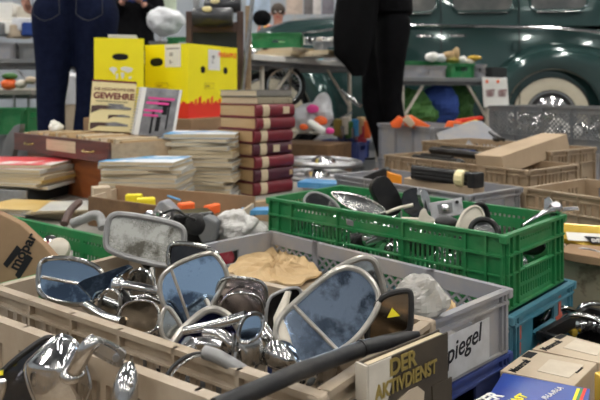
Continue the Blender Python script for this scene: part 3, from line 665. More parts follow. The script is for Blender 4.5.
text('AKTIVDIENST', .0180, M['gold'], t, fp(.008, .0325)+e1*.0014, e2, (0, 0, 1), bold=.03, sx=.80)
text('AKTIVDIENST', .013, M['ink'], t, V((pa.x, pa.y, .20))-e1*.004-e2*.0024, (0, 0, 1), -e1, bold=.02)
t = thing('cardboard_box', 'cardboard box below the book titled DER AKTIVDIENST', 'box', (pa.x, pa.y, 0))
MB().obox(V((pa.x, pa.y, 0))-e1*.014-e2*.002, e2*.12, e1*.03, (0, 0, .099)).build('carton', M['card'], t, True, bevel=.002)
def quadbox(name, label, pts, z, z0, m, side=None, cat='box'):
    q = [PZ(x, y, z) for x, y in pts]; c = sum(q, V())/len(q)
    t = thing(name, label, cat, (c.x, c.y, z0)); MB().prism([V((p.x, p.y, z-.0012)) for p in q], (0, 0, -(z-z0-.0012))).build('carton', side or m, t, True, bevel=.0015)
    MB().prism(q, (0, 0, -.0012)).build('lid', m, t, True)
    return t, q
def onq(q, u, v): return (q[0]*(1-u)+q[1]*u)*(1-v)+(q[3]*(1-u)+q[2]*u)*v
# pale parts boxes: corners near-left, far-left, far-right, near-right
t, q = quadbox('parts_box', 'pale parts box with black and white maker name, the nearer of two', [(500, 371), (529, 350), (597, 363), (574, 386)], .12, 0, M['palecard'])
u = (q[1]-q[0]); v = (q[3]-q[0])
text('Motorcraft', .0165, M['ink'], t, onq(q, .04, .20)+V((0, 0, .0006)), u, -v+u*u.dot(v)/u.length_squared, bold=.02, sx=.78)
MB().prism([onq(q, .68, .02)+V((0, 0, .0002)), onq(q, .93, .02)+V((0, 0, .0002)), onq(q, .93, .16)+V((0, 0, .0002)), onq(q, .68, .16)+V((0, 0, .0002))], (0, 0, .0006)).build('logo_block', M['ink'], t, True)
MB().prism([onq(q, a, b)+V((0, 0, .0002)) for a, b in ((.25, .42), (.78, .40), (.80, .88), (.22, .86))], (0, 0, .0008)).build('paper_label', M['lab'], t, True)
text('Motorcraft', .006, M['ink'], t, onq(q, .45, .9)+V((0, 0, .0006)), u, -v+u*u.dot(v)/u.length_squared)
t, q = quadbox('parts_box', 'pale parts box with black maker name, the farther of two', [(532, 349), (561, 333.6), (610, 347), (600, 363)], .12, 0, M['palecard'])
u = (q[1]-q[0]); v = (q[3]-q[0])
text('Motorcraft', .0165, M['ink'], t, onq(q, .04, .20)+V((0, 0, .0006)), u, -v+u*u.dot(v)/u.length_squared, bold=.02, sx=.78)
MB().prism([onq(q, a, b)+V((0, 0, .0002)) for a, b in ((.72, .02), (.97, .02), (.97, .14), (.72, .14))], (0, 0, .0006)).build('logo_block', M['ink'], t, True)
MB().prism([onq(q, a, b)+V((0, 0, .0002)) for a, b in ((.35, .35), (.9, .35), (.9, .9), (.32, .9))], (0, 0, .0008)).build('paper_label', M['lab'], t, True)
t, q = quadbox('printed_box', 'bright blue printed box with white and yellow letters at the bottom right', [(484, 404), (503, 373), (590, 389), (584, 426)], .13, 0, M['bluebox'], M['bluebox'])
u = (q[3]-q[0]).normalized(); u = (q[2]-q[1]).normalized(); vv = (q[1]-q[0]); vv = (vv-u*vv.dot(u)).normalized()
up = V((0, 0, .0008))
text('FILTER', .027, M['white'], t, PZ(491, 404, .13)-(vv*.85+u*.35)*.052-vv*.0+up, (u*-.0+vv*1.0).cross(V((0, 0, 1))) if False else (vv*.85+u*.35), (vv*.35-u*.85), bold=.03)
text('FAST', .017, M['yell'], t, PZ(518, 403, .13)-(vv*.85+u*.35)*.012+up, (vv*.85+u*.35), (vv*.35-u*.85), bold=.03)
text('FI-LA-FI-LA', .0105, M['white'], t, PZ(546, 400, .13)+up, (vv*.85+u*.35), (vv*.35-u*.85), bold=.02)
for k, mm in enumerate(('yell', 'green', 'red')):
    MB().prism([PZ(577+k*3.4+dx, y, .13) for dx, y in ((0, 388.5), (3, 389), (-3, 405), (-6.5, 405))][::1], (0, 0, .0006)).build('colour_stripe', M[mm], t, True)
t = thing('cardboard_box', 'orange-yellow card box cut off at the bottom right corner', 'box', (.44, .90, 0))
MB().obox(PZ(594, 372, .14)*1+V((0, 0, -.14)), V((.06, .03, 0)), V((.02, -.10, 0)), (0, 0, .14)).build('carton', M['ybag'], t, True, bevel=.002)
# khaki metal box, foil pack and pieces at the right edge
t = thing('metal_box', 'khaki painted metal box with a rusty side behind the small chrome handles', 'box', (.75, 1.45, 0))
a = R(50); E1 = V((math.cos(a), -math.sin(a), 0)); E2 = V((math.sin(a), math.cos(a), 0)); o0 = V((.566, 1.49, 0)); Lm, Wm, Hm = .42, .20, .175
mb = MB(); mb.obox(o0, E1*Lm, E2*.004, (0, 0, Hm)); mb.obox(o0+E2*(Wm-.004), E1*Lm, E2*.004, (0, 0, Hm)); mb.obox(o0, E2*Wm, E1*.004, (0, 0, Hm)); mb.obox(o0+E1*(Lm-.004), E2*Wm, E1*.004, (0, 0, Hm)); mb.obox(o0, E1*Lm, E2*Wm, (0, 0, .004))
mb.build('box_body', M['metalbox'], t, True)
mb = MB(); mb.tube([o0+V((0, 0, Hm)), o0+E1*Lm+V((0, 0, Hm)), o0+E1*Lm+E2*Wm+V((0, 0, Hm)), o0+E2*Wm+V((0, 0, Hm))], .004, 8, True); mb.build('rolled_rim', M['metalbox'], t, True, smooth=True)
MB().tube(chaikin([o0+E1*.05+E2*.02+V((0, 0, Hm)), o0+E1*.06+E2*.03+V((0, 0, Hm+.022)), o0+E1*.12+E2*.03+V((0, 0, Hm+.018)), o0+E1*.14+E2*.02+V((0, 0, Hm))], 2, False), .003, 8).build('wire_handle', M['steel'], t, True, smooth=True)
t = thing('foil_packet', 'yellow foil packet with a white and black label at the right edge', 'packet', tuple(P(590, 230, 1.52)))
c_ = [on_plane(x, y, P(590, 230, 1.52), norm_of(-5, 50)) for x, y in ((562, 222), (620, 226), (624, 250), (586, 246), (563, 238))]
o = MB().prism(c_, -norm_of(-5, 50)*.02); o.build('packet', M['ybag'], t, True, bevel=.006)
plate('label', '', '', 590, 230, 1.514, -5, 50, [(566, 232), (620, 235), (622, 243), (568, 240)], M['white'], .001, 0, parent=t)
plate('label_print', '', '', 590, 230, 1.511, -5, 50, [(584, 236), (622, 239), (622, 244), (592, 243.5)], M['ink'], .001, 0, parent=t)
text('EVERS', .012, M['white'], t, on_plane(592, 242, P(590, 230, 1.509), norm_of(-5, 50)), (1, 0, 0), (0, .7, .7), bold=.03)
t = thing('cardboard_box', 'flattened tan cardboard under the yellow foil packet', 'box', (.8, 1.6, .175))
MB().prism([PZ(x, y, .1765+.018) for x, y in ((558, 251), (570, 243), (650, 251), (660, 268))], (0, 0, -.018)).build('carton', M['card'], t, True, bevel=.002)
for i, (x, y, yaw, s, lab) in enumerate(((560, 317, 20, 1, 'chrome door handle at the left end of the black crate'), (583, 325, -30, 1.1, 'chrome door handle with a flat pierced plate in the black crate'), (594, 312, 10, 1, 'long chrome lever lying across the black crate'))):
    c = PZ(x, y, .088); t = thing('chrome_handle', lab, 'lever', tuple(c), yaw)  # loose chrome door handles and one long lever
    MB().tube(chaikin([V((-.04, 0, 0)), V((-.025, 0, .018)), V((.02, 0, .018)), V((.05, 0, 0))], 2, False), .0055*s, 10).build('grip', CH, t, smooth=True)
    MB().lathe((-.04, 0, -.004), (0, 0, 1), [(.013, 0), (.013, .004), (.006, .006)], 18).build('mounting_plate', CH, t, smooth=True)
for i in range(18):
    c = PZ(556+(i % 9)*6, 318+(i*37 % 15)-3, .07+.008*(i//9)); t = thing('small_fitting', 'small loose metal fitting in the bottom of the black crate', 'fitting', tuple(c), i*50, 'metal fittings in the black crate')
    MB().lathe((0, 0, 0), (1, .3, .2), [(.004, -.02), (.008, -.018), (.006, 0), (.011, .003), (.011, .01), (.004, .012)], 12).build('fitting', CH if i != 2 else M['ybag'], t, smooth=True)
# ================================================================ crate at the left edge
t = thing('cardboard_box', 'open cardboard box with a dark bar logo leaning in the green crate', 'box', tuple(P(20, 250, 1.2)))
nn = norm_of(12, 8); cc = P(20, 250, 1.19)
r = [on_plane(x, y, cc, nn) for x, y in ((-40, 196), (-4, 212), (20, 224), (42, 244), (60, 264), (56, 290), (-40, 300))]
MB().prism(r, -nn*.05).build('carton', M['card'], t, True, bevel=.002)
cc2 = cc+nn*.0012; bx = (on_plane(26, 246, cc2, nn)-on_plane(11, 272, cc2, nn)).normalized()
for pp in ([(3, 264), (7, 268), (22, 250), (17, 245)], [(15, 275), (19, 280), (33, 258), (27, 254)]):
    MB().prism([on_plane(x, y, cc2, nn) for x, y in pp], -nn*.0008).build('logo_bar', M['ink'], t, True)
yd = nn.cross(bx); text('mopar', .026, M['ink'], t, on_plane(17, 271, cc2, nn), bx, yd, bold=.03)
for (x, y, d, r_, m_, lab) in ((50, 243, 1.35, .018, 'chrome', 'round chrome cap behind the leaning cardboard box'), (58, 249, 1.33, .024, 'ivory', 'cream plastic cup in the green crate at the left edge'), (44, 250, 1.33, .02, 'redlens', 'dark red lens in the green crate at the left edge')):
    t = thing('round_cap', lab, 'cap', tuple(P(x, y, d))); c = P(x, y, d)
    MB().lathe(c, (.2, -.8, .5), [(r_, -.012), (r_, 0), (r_*.85, .006), (r_*.3, .010)], 22).build('cap', M[m_], t, True, smooth=True)
# ================================================================ low platform with books
ZP = .173
pp = [(-1.75, 2.39), (-.40, 1.38), (-.076, 1.69), (.10, 1.90), (.05, 2.65), (-1.7, 3.0)]
t = thing('low_platform', 'low grey board carrying the books, magazines and drawer', 'platform', (-.8, 2.1, 0))
MB().prism([V((x, y, ZP)) for x, y in pp], (0, 0, -.022)).build('top', M['board'], t, True, bevel=.002)
for x, y in ((-1.6, 2.4), (-.42, 1.45), (.04, 1.95), (0, 2.55), (-1.6, 2.9), (-.8, 2.0)): MB().box((x, y, .0755), (.05, .05, .151)).build('leg', M['pwood'], t, True)
def magazine(label, group, x, y, z, w, d, th, rz, m):
    t = thing('magazine', label, 'magazine', (x, y, z), rz, group)
    prof = [(-w/2, 0), (-w/2-.003, th*.3), (-w/2-.003, th*.7), (-w/2, th), (w/2, th*.93), (w/2, th*.07)]
    MB().prism([V((a, -d/2, b)) for a, b in [(-w/2+.001, th*.08), (w/2-.003, th*.10), (w/2-.003, th*.88), (-w/2+.001, th*.92)]][::-1], (0, d, 0)).build('page_block', M['paper'], t)
    mb = MB(); mb.obox((-w/2, -d/2, 0), (w, 0, 0), (0, d, 0), (0, 0, th*.08)); mb.obox((-w/2, -d/2, th*.92), (w, 0, 0), (0, d, 0), (0, 0, th*.08)); mb.obox((-w/2-.001, -d/2, 0), (.002, 0, 0), (0, d, 0), (0, 0, th)); mb.build('cover', m, t)
    return t
def stack(n, x, y, w, d, th, rz, lab, grp, seed, top=None, z0=ZP):
    rnd = random.Random(seed); z = z0+.0005
    for i in range(n):
        last = i == n-1; h = th*rnd.uniform(.8, 1.2)
        m = M['mags'][rnd.randrange(5) if rnd.random() < .5 else 2] if not last else top[1]
        magazine(top[0] if last else lab, grp, x+rnd.uniform(-.008, .008), y+rnd.uniform(-.006, .006), z, w*rnd.uniform(.93, 1.02), d, h, rz+rnd.uniform(-7, 7)+(180 if rnd.random() < .3 else 0), m); z += h+.0006
    return z
bw = mat('blue_white_cover', (.03, .30, .60), .4, col2=(.72, .76, .8), scale=7, amt=1, lo=.45, hi=.5)
rw = mat('red_white_cover', (.62, .04, .05), .4, col2=(.72, .66, .62), scale=7, amt=1, lo=.55, hi=.6)
stack(16, -.352, 2.36, .265, .20, .0142, -8, 'old magazine inside the taller stack beside the maroon volumes', 'magazines in the taller stack', 5, ('old magazine with a blue and white cover on top of the taller stack', bw))
stack(12, -.495, 2.13, .255, .20, .0130, -6, 'pale magazine inside the lower stack in front of the drawer', 'magazines in the lower stack', 8, ('magazine with a blue picture cover on top of the lower stack', bw))
zz = stack(7, -1.02, 2.30, .42, .26, .0105, -10, 'worn magazine in the pile on the grey box file at the left edge', 'magazines in the left pile', 11, ('magazine with a red and white cover on top of the left pile', rw), z0=ZP+.047)
t = thing('box_file', 'grey box file with a finger hole under the left magazine pile', 'box file', (-1.02, 2.26, ZP), -12)
MB().box((0, .02, .025), (.32, .26, .048)).build('case', M['felt'], t, bevel=.001)
MB().box((-.02, -.115, .025), (.36, .006, .05)).build('spine', M['steel'], t, bevel=.001)
MB().lathe((.02, -.119, .027), (0, -1, 0), [(.009, -.001), (.009, .001), (.007, .0011)], 18).build('finger_hole', M['ink'], t, smooth=True)
MB().box((-.10, -.1195, .025), (.06, .001, .04)).build('label', M['white'], t)
for i in range(6):
    magazine('loose brochure in the low fan of papers between the box file and the card tray', 'loose brochures in front of the drawer', -.72+.016*i, 1.98-.012*i, ZP+.001+.0062*i, .22, .16, .005, -22+6*i, M['mags'][(i*2) % 5])
for i in range(5):
    magazine('loose brochure lying under the box file at the left', 'brochures under the box file edge', -.90+.02*i, 2.03-.01*i, ZP+.001+.0052*i, .26, .16, .004, -30+4*i, M['mags'][(i*3+1) % 5])
# bound volumes
c0 = V((-.163, 2.30, 0)); ud = V((.72, .69, 0)); vd = V((-.69, .72, 0))
hs = [.0455, .048, .043, .047, .046, .043, .046]; z = ZP+.001; marks = {1: 'plum', 3: 'plum'}
rnd = random.Random(3)
labs = ['lowest bound volume of the maroon pile, plain spine with white band', 'plum bound volume second from the bottom of the pile, white band and tag', 'maroon bound volume third from the bottom of the pile with white band',
        'dark plum bound volume in the middle of the pile with a paper patch', 'maroon bound volume third from the top of the pile with white band', 'maroon bound volume second from the top of the pile with white band', 'topmost maroon bound volume with torn paper patch on the spine end']
for i, h in enumerate(hs):
    j = V((rnd.uniform(-.006, .006), rnd.uniform(-.004, .004), 0)); c = c0+j+V((0, 0, z))
    t = thing('bound_volume', labs[i], 'book', tuple(c), 0, 'maroon bound volumes')
    mm = M[marks.get(i, 'maroon')]
    # spine faces right-front along ud; pages show at the left-front end along vd
    bookbox(t, c, vd*.21, V((0, 0, h)), ud*.185, mm, M['old'], .004)
    mb = MB(); n8 = 7; prof = []
    out = -vd
    for k in range(n8+1):
        a = -math.pi/2+math.pi*k/n8; prof.append(c+V((0, 0, h/2+h/2*math.sin(a)*.96))+out*(.010*math.cos(a)))
    mb.prism(prof, ud*.185); mb.build('spine', mm, t, True, smooth=True)
    prof2 = [p+out*.0012*1 for p in prof]
    MB().prism([p+ud*.030 for p in prof2], ud*.030).build('white_band', M['paper'], t, True)
    if i in (3, 6): 
        MB().obox(c+ud*(.09 if i == 3 else .125)+out*.0105+V((0, 0, h*.25)), ud*.03, out*.002, V((0, 0, h*.55))).build('paper_patch', M['paper'], t, True)
    if i in (1, 3): MB().obox(c+ud*.165+out*.009+V((0, 0, h*.35)), ud*.014, out*.002, V((0, 0, h*.35))).build('tag', M['old'], t, True)
    z += h+.001
for i, (h, lab) in enumerate(((.026, 'grey book lying on the maroon pile, lower of two'), (.024, 'brown-grey book on top of the maroon pile, upper of two'))):
    c = c0+V((.012-.004*i, .028, z)); t = thing('hardcover_book', lab, 'book', tuple(c)); bookbox(t, c, vd*.22, V((0, 0, h)), ud*.17, M['board'] if i else M['metalbox'], M['paper'], .003); z += h+.001
# drawer with papers, its wooden case
a0 = V((-.62, 2.10, 0)); a1 = V((-1.144, 2.60, 0)); dl = (a1-a0).normalized(); dn = V((dl.y, -dl.x, 0)); dn = dn if dn.y > 0 else -dn; DL = (a1-a0).length
t = thing('wooden_drawer', 'dark wooden drawer full of papers with two brass pulls and a paper label', 'drawer', (-.88, 2.4, .312))
zb_, zt_ = .312, .380; Dd = .25
MB().obox(a0+V((0, 0, zb_)), dl*DL, dn*.012, (0, 0, zt_-zb_)).build('front_board', M['wood'], t, True, bevel=.0015)
for q_ in (a0, a1-dl*.010): MB().obox(q_+dn*.012+V((0, 0, zb_)), dl*.010, dn*(Dd-.024), (0, 0, .062)).build('side_board', M['pwood'], t, True)
MB().obox(a0+dn*(Dd-.012)+V((0, 0, zb_)), dl*DL, dn*.012, (0, 0, .062)).build('back_board', M['pwood'], t, True)
MB().obox(a0+dn*.012+dl*.01+V((0, 0, zb_)), dl*(DL-.02), dn*(Dd-.024), (0, 0, .006)).build('bottom_board', M['pwood'], t, True)
for f in (.17, .80):
    c = a0+dl*DL*f-dn*.001+V((0, 0, (zb_+zt_)/2)); MB().tube(chaikin([c-dl*.035, c-dl*.03-dn*.012+V((0, 0, -.004)), c+dl*.03-dn*.012+V((0, 0, -.004)), c+dl*.035], 2, False), .0028, 8).build('brass_pull', M['gold'], t, True, smooth=True)
c = a0+dl*DL*.30-dn*.0012+V((0, 0, zb_+.018)); MB().obox(c-dl*.0, dl*.22, dn*.001, (0, 0, .040)).build('paper_label', M['paper'], t, True)
rnd = random.Random(2)
for i in range(26):
    f = .03+.93*i/26; c = a0+dl*DL*f+dn*rnd.uniform(.02, .06)+V((0, 0, zb_+.008))
    tt = thing('paper_bundle', 'bundle of old papers standing in the wooden drawer', 'papers', tuple(c), 0, 'papers filed in the wooden drawer')
    MB().obox(c, dl*.016, dn*rnd.uniform(.14, .17), V((0, 0, rnd.uniform(.058, .070)))+dl*rnd.uniform(-.012, .012)).build('sheets', M[['old', 'paper', 'kraft', 'palecard'][i % 4]], tt, True, bevel=.001)
t = thing('crumpled_paper', 'crumpled white paper sticking out of the left end of the drawer', 'paper', tuple(P(56, 127, 2.6)))
MB().ball(P(56, 127, 2.62), .028, (1.2, .8, .9), 14, 10).build('paper', M['white'], t, True, noise=.04, nscale=30)
t = thing('wooden_case', 'orange-brown wooden case the drawer rests on', 'case', (-.8, 2.35, ZP))
MB().obox(a0+dl*.055+dn*.03+V((0, 0, ZP)), dl*(DL-.11), dn*.20, (0, 0, .312-ZP-.0005)).build('case_body', M['owood'], t, True, bevel=.002)
t = thing('grey_suitcase', 'dark grey case edge leaning at the left end of the drawer', 'case', (-1.28, 2.65, 0))
MB().prism([P(x, y, 2.66) for x, y in ((-30, 175), (0, 158), (7, 135), (14, 126), (20, 124), (20, 129), (10, 165), (-25, 210))], (0, .05, 0)).build('shell', M['dgrey'], t, True, bevel=.004)
# standing books on the drawer
t = thing('hardcover_book', 'cream book titled GEWEHRE standing upright on the drawer', 'book', tuple(P(110, 132, 2.50)))
o = P(88.5, 130, 2.50); ur = V((.165, .02, -.010)); upv = V((.006, .03, .195)); th = ur.cross(upv).normalized()*-.022
if th.y < 0: th = -th
bookbox(t, o+ur, -ur, th, upv, M['cream'], M['paper'], .002, spine=False)
MB().obox(o-th.normalized()*.0006, ur, th.normalized()*.0006, upv).build('front_print', M['cream'], t, True)
MB().obox(o+upv*.965-th.normalized()*.0014, ur, th+th.normalized()*.002, upv*.04).build('red_edge', M['maroon'], t, True)
fo = o-th.normalized()*.0016; un, vn = ur.normalized(), upv.normalized()
text('DIE GESCHICHTE DER', .0155, M['maroon'], t, fo+ur*.06+upv*.80, un, vn, bold=.01)
text('GEWEHRE', .0335, M['maroon'], t, fo+ur*.05+upv*.635, un, vn, bold=.035)
MB().obox(fo+ur*.12+upv*.575, ur*.72, -th.normalized()*.0006, upv*.012).build('fine_print_line', M['ink'], t, True)
def gun(x, y, s, m2='brownwood'):
    q = lambda a, b: fo+un*(x+a*s)+vn*(y+b*s*1.8)
    MB().prism([q(0, -.012), q(.035, -.002), q(.07, -.002), q(.07, .006), q(.03, .006), q(0, .004)], -th.normalized()*.0006).build('gun_print', M[m2], t, True)
    MB().prism([q(.06, -.002), q(.15, -.001), q(.15, .003), q(.10, .008), q(.06, .006)], -th.normalized()*.0006).build('gun_print', M['greyink'], t, True)
gun(.004, .088, 1.0); gun(.07, .058, .55); gun(.004, .022, .95)
MB().obox(fo+ur*.40+upv*.51, ur*.36, -th.normalized()*.0006, upv*.03).build('fine_print_line', M['greyink'], t, True)
t = thing('spiral_notebook', 'spiral bound pad with a black and white photo cover and pink letters', 'notebook', tuple(P(155, 137, 2.46)))
o = P(131, 134.5, 2.46); ur = V((.160, .015, -.012)); upv = V((.024, .035, .180)); th = ur.cross(upv).normalized(); th = -th if th.y < 0 else th
MB().obox(o, ur, th*.012, upv).build('page_block', M['white'], t, True, bevel=.0006)
MB().obox(o-th*.001+ur*.04, ur*.90, th*.001, upv).build('photo_cover', M['greyink'], t, True)
MB().obox(o-th*.0016+ur*.05, ur*.12, th*.0006, upv).build('pale_strip', M['white'], t, True)
fo = o-th*.002; un, vn = ur.normalized(), upv.normalized()
for a, b, c_, d_ in ((.52, .10, .10, .30), (.62, .45, .12, .25), (.50, .62, .30, .12), (.40, .05, .05, .5), (.75, .15, .04, .5)): MB().obox(fo+ur*a+upv*b, ur*c_, th*.0006, upv*d_).build('dark_shape', M['ink'], t, True)
for k, (a, b, l) in enumerate(((.25, .76, 0), (.22, .66, 0), (.20, .50, 0), (.20, .40, 0))): MB().obox(fo+ur*a+upv*b-th*.001, ur*(.62-.09*k), -th*.0006, upv*.045).build('pink_print_line', M['pink'], t, True)
for k in range(16):
    c = o+upv*((k+.5)/16)-ur*.01; MB().tube([c+(un*math.cos(x)+th*math.sin(x))*.006 for x in [2*math.pi*j/10 for j in range(10)]], .0012, 5, True).build('ring', M['steel'], t, True, smooth=True)
# yellow cartons
def ybox(label, o, u, v, hgt, tilt=0):
    t = thing('fruit_carton', label, 'carton', tuple(o)); o, u, v = V(o), V(u), V(v); w = V((0, 0, hgt)); un, vn = u.normalized(), v.normalized()
    mb = MB(); mb.obox(o, u, vn*.005, w); mb.obox(o+v-vn*.005, u, vn*.005, w); mb.obox(o+vn*.005, un*.005, v-vn*.01, w); mb.obox(o+u-un*.005+vn*.005, un*.005, v-vn*.01, w); mb.obox(o, u, v, (0, 0, .005)); mb.build('carton', M['yellow'], t, True)
    return t
zc = .432
oA = V((-.824, 2.6, zc)); uA = V((.186, .059, 0)); vA = V((-.09, .285, 0))
t = ybox('yellow fruit carton with a white world map behind the cream book', oA, uA, vA, .328)
nA = V((uA.y, -uA.x, 0)).normalized(); un = uA.normalized()
def hole(t, o, un, nn, w_, h_, m='ink'): MB().prism(chaikin([o-un*w_/2-V((0, 0, h_/2)), o+un*w_/2-V((0, 0, h_/2)), o+un*w_/2+V((0, 0, h_/2)), o-un*w_/2+V((0, 0, h_/2))], 2), nn*.0008).build('hand_hole', M[m], t, True)
hole(t, oA+uA*.52+V((0, 0, .252)), un, nA, .062, .026)
for pl in ([(.30, .205), (.36, .212), (.44, .208), (.46, .198), (.42, .192), (.40, .178), (.36, .190), (.31, .198)], [(.44, .186), (.48, .184), (.47, .165), (.44, .160), (.43, .175)], [(.52, .208), (.60, .214), (.72, .210), (.78, .204), (.74, .192), (.66, .188), (.60, .195), (.54, .198)], [(.53, .190), (.60, .188), (.60, .172), (.56, .160), (.53, .175)], [(.68, .172), (.75, .174), (.74, .162), (.69, .162)]):
    MB().prism([oA+uA*a+V((0, 0, b))+nA*.0004 for a, b in pl], nA*.0006).build('map_print', M['white'], t, True)
oB = V((-.465, 2.70, zc)); uL = V((-.87, .49, 0))*.238; uR = V((.49, .87, 0))*.355
t = ybox('yellow fruit carton with red lower band and two paper price tags', oB, uR, uL, .312)
nR = V((.87, -.49, 0)); nL = V((-.49, -.87, 0)); ul, ur_ = uL.normalized(), uR.normalized()
for (nn, uu, ue) in ((nR, uR, ur_), (nL, uL, ul)):
    MB().obox(oB+V((0, 0, .0)), uu*.999, nn*.0008, (0, 0, .062)).build('red_band', M['red'], t, True)
    L_ = uu.length; k = 0; x = .01
    while x < L_-.03:
        hgt = .018+.010*((k*7) % 3); MB().prism([oB+ue*x+nn*.0009+V((0, 0, .055)), oB+ue*(x+.022)+nn*.0009+V((0, 0, .055)), oB+ue*(x+.020)+nn*.0009+V((0, 0, .055+hgt)), oB+ue*(x+.010)+nn*.0009+V((0, 0, .05+hgt)), oB+ue*(x+.003)+nn*.0009+V((0, 0, .055+hgt*.8))], nn*.0006).build('fruit_print', M['orange'] if k % 2 else M['red'], t, True); x += .028; k += 1
hole(t, oB+uL*.72+V((0, 0, .237)), ul, nL, .07, .036)
for f in (.28, .74): hole(t, oB+uR*f+V((0, 0, .205)), ur_, nR, .030, .030)
pt = MB().obox(oB+uL*.16+nL*.001+V((0, 0, .215)), uL*.36, nL*.0008, (0, 0, .096)).build('price_tag', M['white'], t, True)
MB().obox(oB+uL*.19+nL*.0019+V((0, 0, .290)), uL*.30, nL*.0004, (0, 0, .005)).build('fine_print_line', M['greyink'], pt, True); text('20', .02, M['ink'], pt, oB+uL*.42+nL*.0022+V((0, 0, .262)), -ul, (0, 0, 1)); text('5.-', .02, M['ink'], pt, oB+uL*.42+nL*.0022+V((0, 0, .23)), -ul, (0, 0, 1))
pt2 = MB().obox(oB+uR*.38+nR*.001+V((0, 0, .205)), uR*.24, nR*.0008, (0, 0, .09)).build('price_tag', M['white'], t, True)
text('20\n5.-', .020, M['ink'], pt2, oB+uR*.45+nR*.0022+V((0, 0, .255)), ur_, (0, 0, 1))
text('PINEAPPLE', .030, M['orange'], t, oB+uR*.58+nR*.0015+V((0, 0, .265)), ur_, (0, 0, 1), bold=.02)
for (uu, ue, nn, sg) in ((uR, ur_, nR, 1), (uL, -ul, nL, -1)):
    c = oB+uu*(.30 if sg > 0 else .75)+nn*.0012+V((0, 0, .125)); MB().tube([c, c+ue*.07, c+ue*.07+V((0, 0, .022)), c+V((0, 0, .022))], .0008, 4, True).build('print_frame', M['gold'], t, True)
    MB().obox(c+ue*.008+V((0, 0, .008))+nn*.0004, ue*.03, nn*.0004, (0, 0, .005)).build('fine_print_line', M['gold'], t, True)
for i in range(9):
    c = oA+uA*.3+vA*(.1+.09*i)+V((0, 0, .02)); tt = thing('magazine', 'colourful magazine standing in the yellow carton with the map', 'magazine', tuple(c), 0, 'magazines standing in the yellow carton')
    MB().obox(c, uA*.62, vA.normalized()*.008, (0, 0, .302+.005*i)).build('pages', M['mags'][i % 5] if i % 2 else M['white'], tt, True)
t = thing('cardboard_box', 'brown cardboard box under the yellow cartons', 'box', (-.6, 2.8, ZP))
MB().prism([(-.93, 2.79, ZP+.0005), (-.77, 2.64, ZP+.0005), (-.57, 2.615, ZP+.0005), (-.45, 2.68, ZP+.0005), (-.27, 2.93, ZP+.0005), (-.50, 3.08, ZP+.0005), (-.92, 2.98, ZP+.0005)], (0, 0, zc-ZP-.001)).build('carton', M['card'], t, True, bevel=.003)
# open card tray in front of the stacks
t = thing('card_tray', 'open brown card tray with yellow and orange packets in front of the magazines', 'tray', (-.38, 1.72, ZP))
A_, B_ = V((-.590, 1.81, ZP+.0005)), V((-.36, 1.66, ZP+.0005)); C_ = V((-.155, 1.60, ZP+.0005)); dd = V((.10, .16, 0))
mb = MB(); mb.obox(A_, B_-A_, V((.004, .006, 0)), (0, 0, .080)); mb.build('front_board', M['dcard'], t, True)
mb = MB(); mb.obox(A_+V((.03, .16, 0)), C_-A_, V((.004, .006, 0)), (0, 0, .088)); mb.build('back_board', M['card'], t, True)
for o_, d_, h_, t_ in ((A_, V((.03, .16, 0)), .078, V((.006, -.003, 0))), (C_, V((.03, .16, 0)), .070, V((-.006, .003, 0))), (B_, C_-B_, .045, V((.004, .006, 0)))): MB().obox(o_, d_, t_, (0, 0, h_)).build('side_board', M['palecard'], t, True)
MB().prism([A_, B_, C_, C_+V((.03, .16, 0)), A_+V((.03, .16, 0))], (0, 0, .004)).build('bottom', M['card'], t, True)
for i, (x, y, d, m_, sc, lab) in enumerate(((134, 194, 1.80, 'yell', (1.5, .8, .5), 'bright yellow packet in the card tray, farther one'), (146, 201, 1.74, 'yell', (1.6, .8, .5), 'bright yellow packet in the card tray, nearer one'),
                                      (186, 208, 1.70, 'orange', (1.4, .8, .6), 'orange and yellow packet in the card tray near the grey hood'), (212, 209, 1.68, 'orange', (1.6, .7, .5), 'orange-red packet at the right end of the card tray'))):
    c = P(x, y, d); c.z = min(c.z, .25); t = thing('small_packet', lab, 'packet', tuple(c)); MB().box((0, 0, 0), (.03*sc[0], .03*sc[1], .03*sc[2]*1.6), 20*i).build('packet', M[m_], t, bevel=.004)
rod('ball_pen', 'blue and orange pen lying on the card tray', 'pen', [(168, 196, 1.74), (180, 200, 1.70)], .003, M['blueink'])
t = thing('small_box', 'small cream card box between the drawer and the card tray', 'box', tuple(P(101, 190, 1.92)))
MB().box((0, 0, -.01), (.05, .05, .04), 25).build('carton', M['palecard'], t, bevel=.001)
# things between the platform edge and the crates
t = thing('hand_tool', 'old dark tool handle with a pale curved grip lying beside the green crate', 'tool', tuple(P(70, 215, 1.66)))
MB().tube(chaikin([P(64, 224, 1.62), P(70, 210, 1.66), P(79, 202, 1.72)], 2, False), .010, 10).build('handle', M['brownwood'], t, True, smooth=True)
MB().tube(chaikin([P(72, 224, 1.60), P(84, 219, 1.6), P(95, 214, 1.6), P(101, 218, 1.6), P(103, 228, 1.58)], 2, False), [.018]*6+[.010]*20 if False else .012, 10).build('grip', M['gframe'], t, True, smooth=True)
t = thing('camera_body', 'black plastic motor housing lying in front of the card tray', 'housing', tuple(P(188, 222, 1.58)))
MB().box(P(192, 226, 1.60), (.10, .07, .075), 20).build('body', M['black'], t, True, bevel=.008)
MB().lathe(P(196, 224, 1.56), (.2, -1, .1), [(.026, -.02), (.026, .01), (.020, .016), (.01, .018)], 20).build('round_cover', M['rubber'], t, True, smooth=True)
t = thing('lamp_hood', 'grey wedge shaped plastic hood standing in front of the card tray', 'hood', tuple(P(165, 210, 1.62)))
MB().prism([P(x, y, 1.60) for x, y in ((150, 216), (158, 202), (163, 201), (178, 216), (170, 222), (156, 224))], (.01, .04, 0)).build('hood', M['grey'], t, True, bevel=.004)
t = thing('lamp_hood', 'dark slate plastic hood beside the translucent wrapped bundle', 'hood', tuple(P(206, 228, 1.56)))
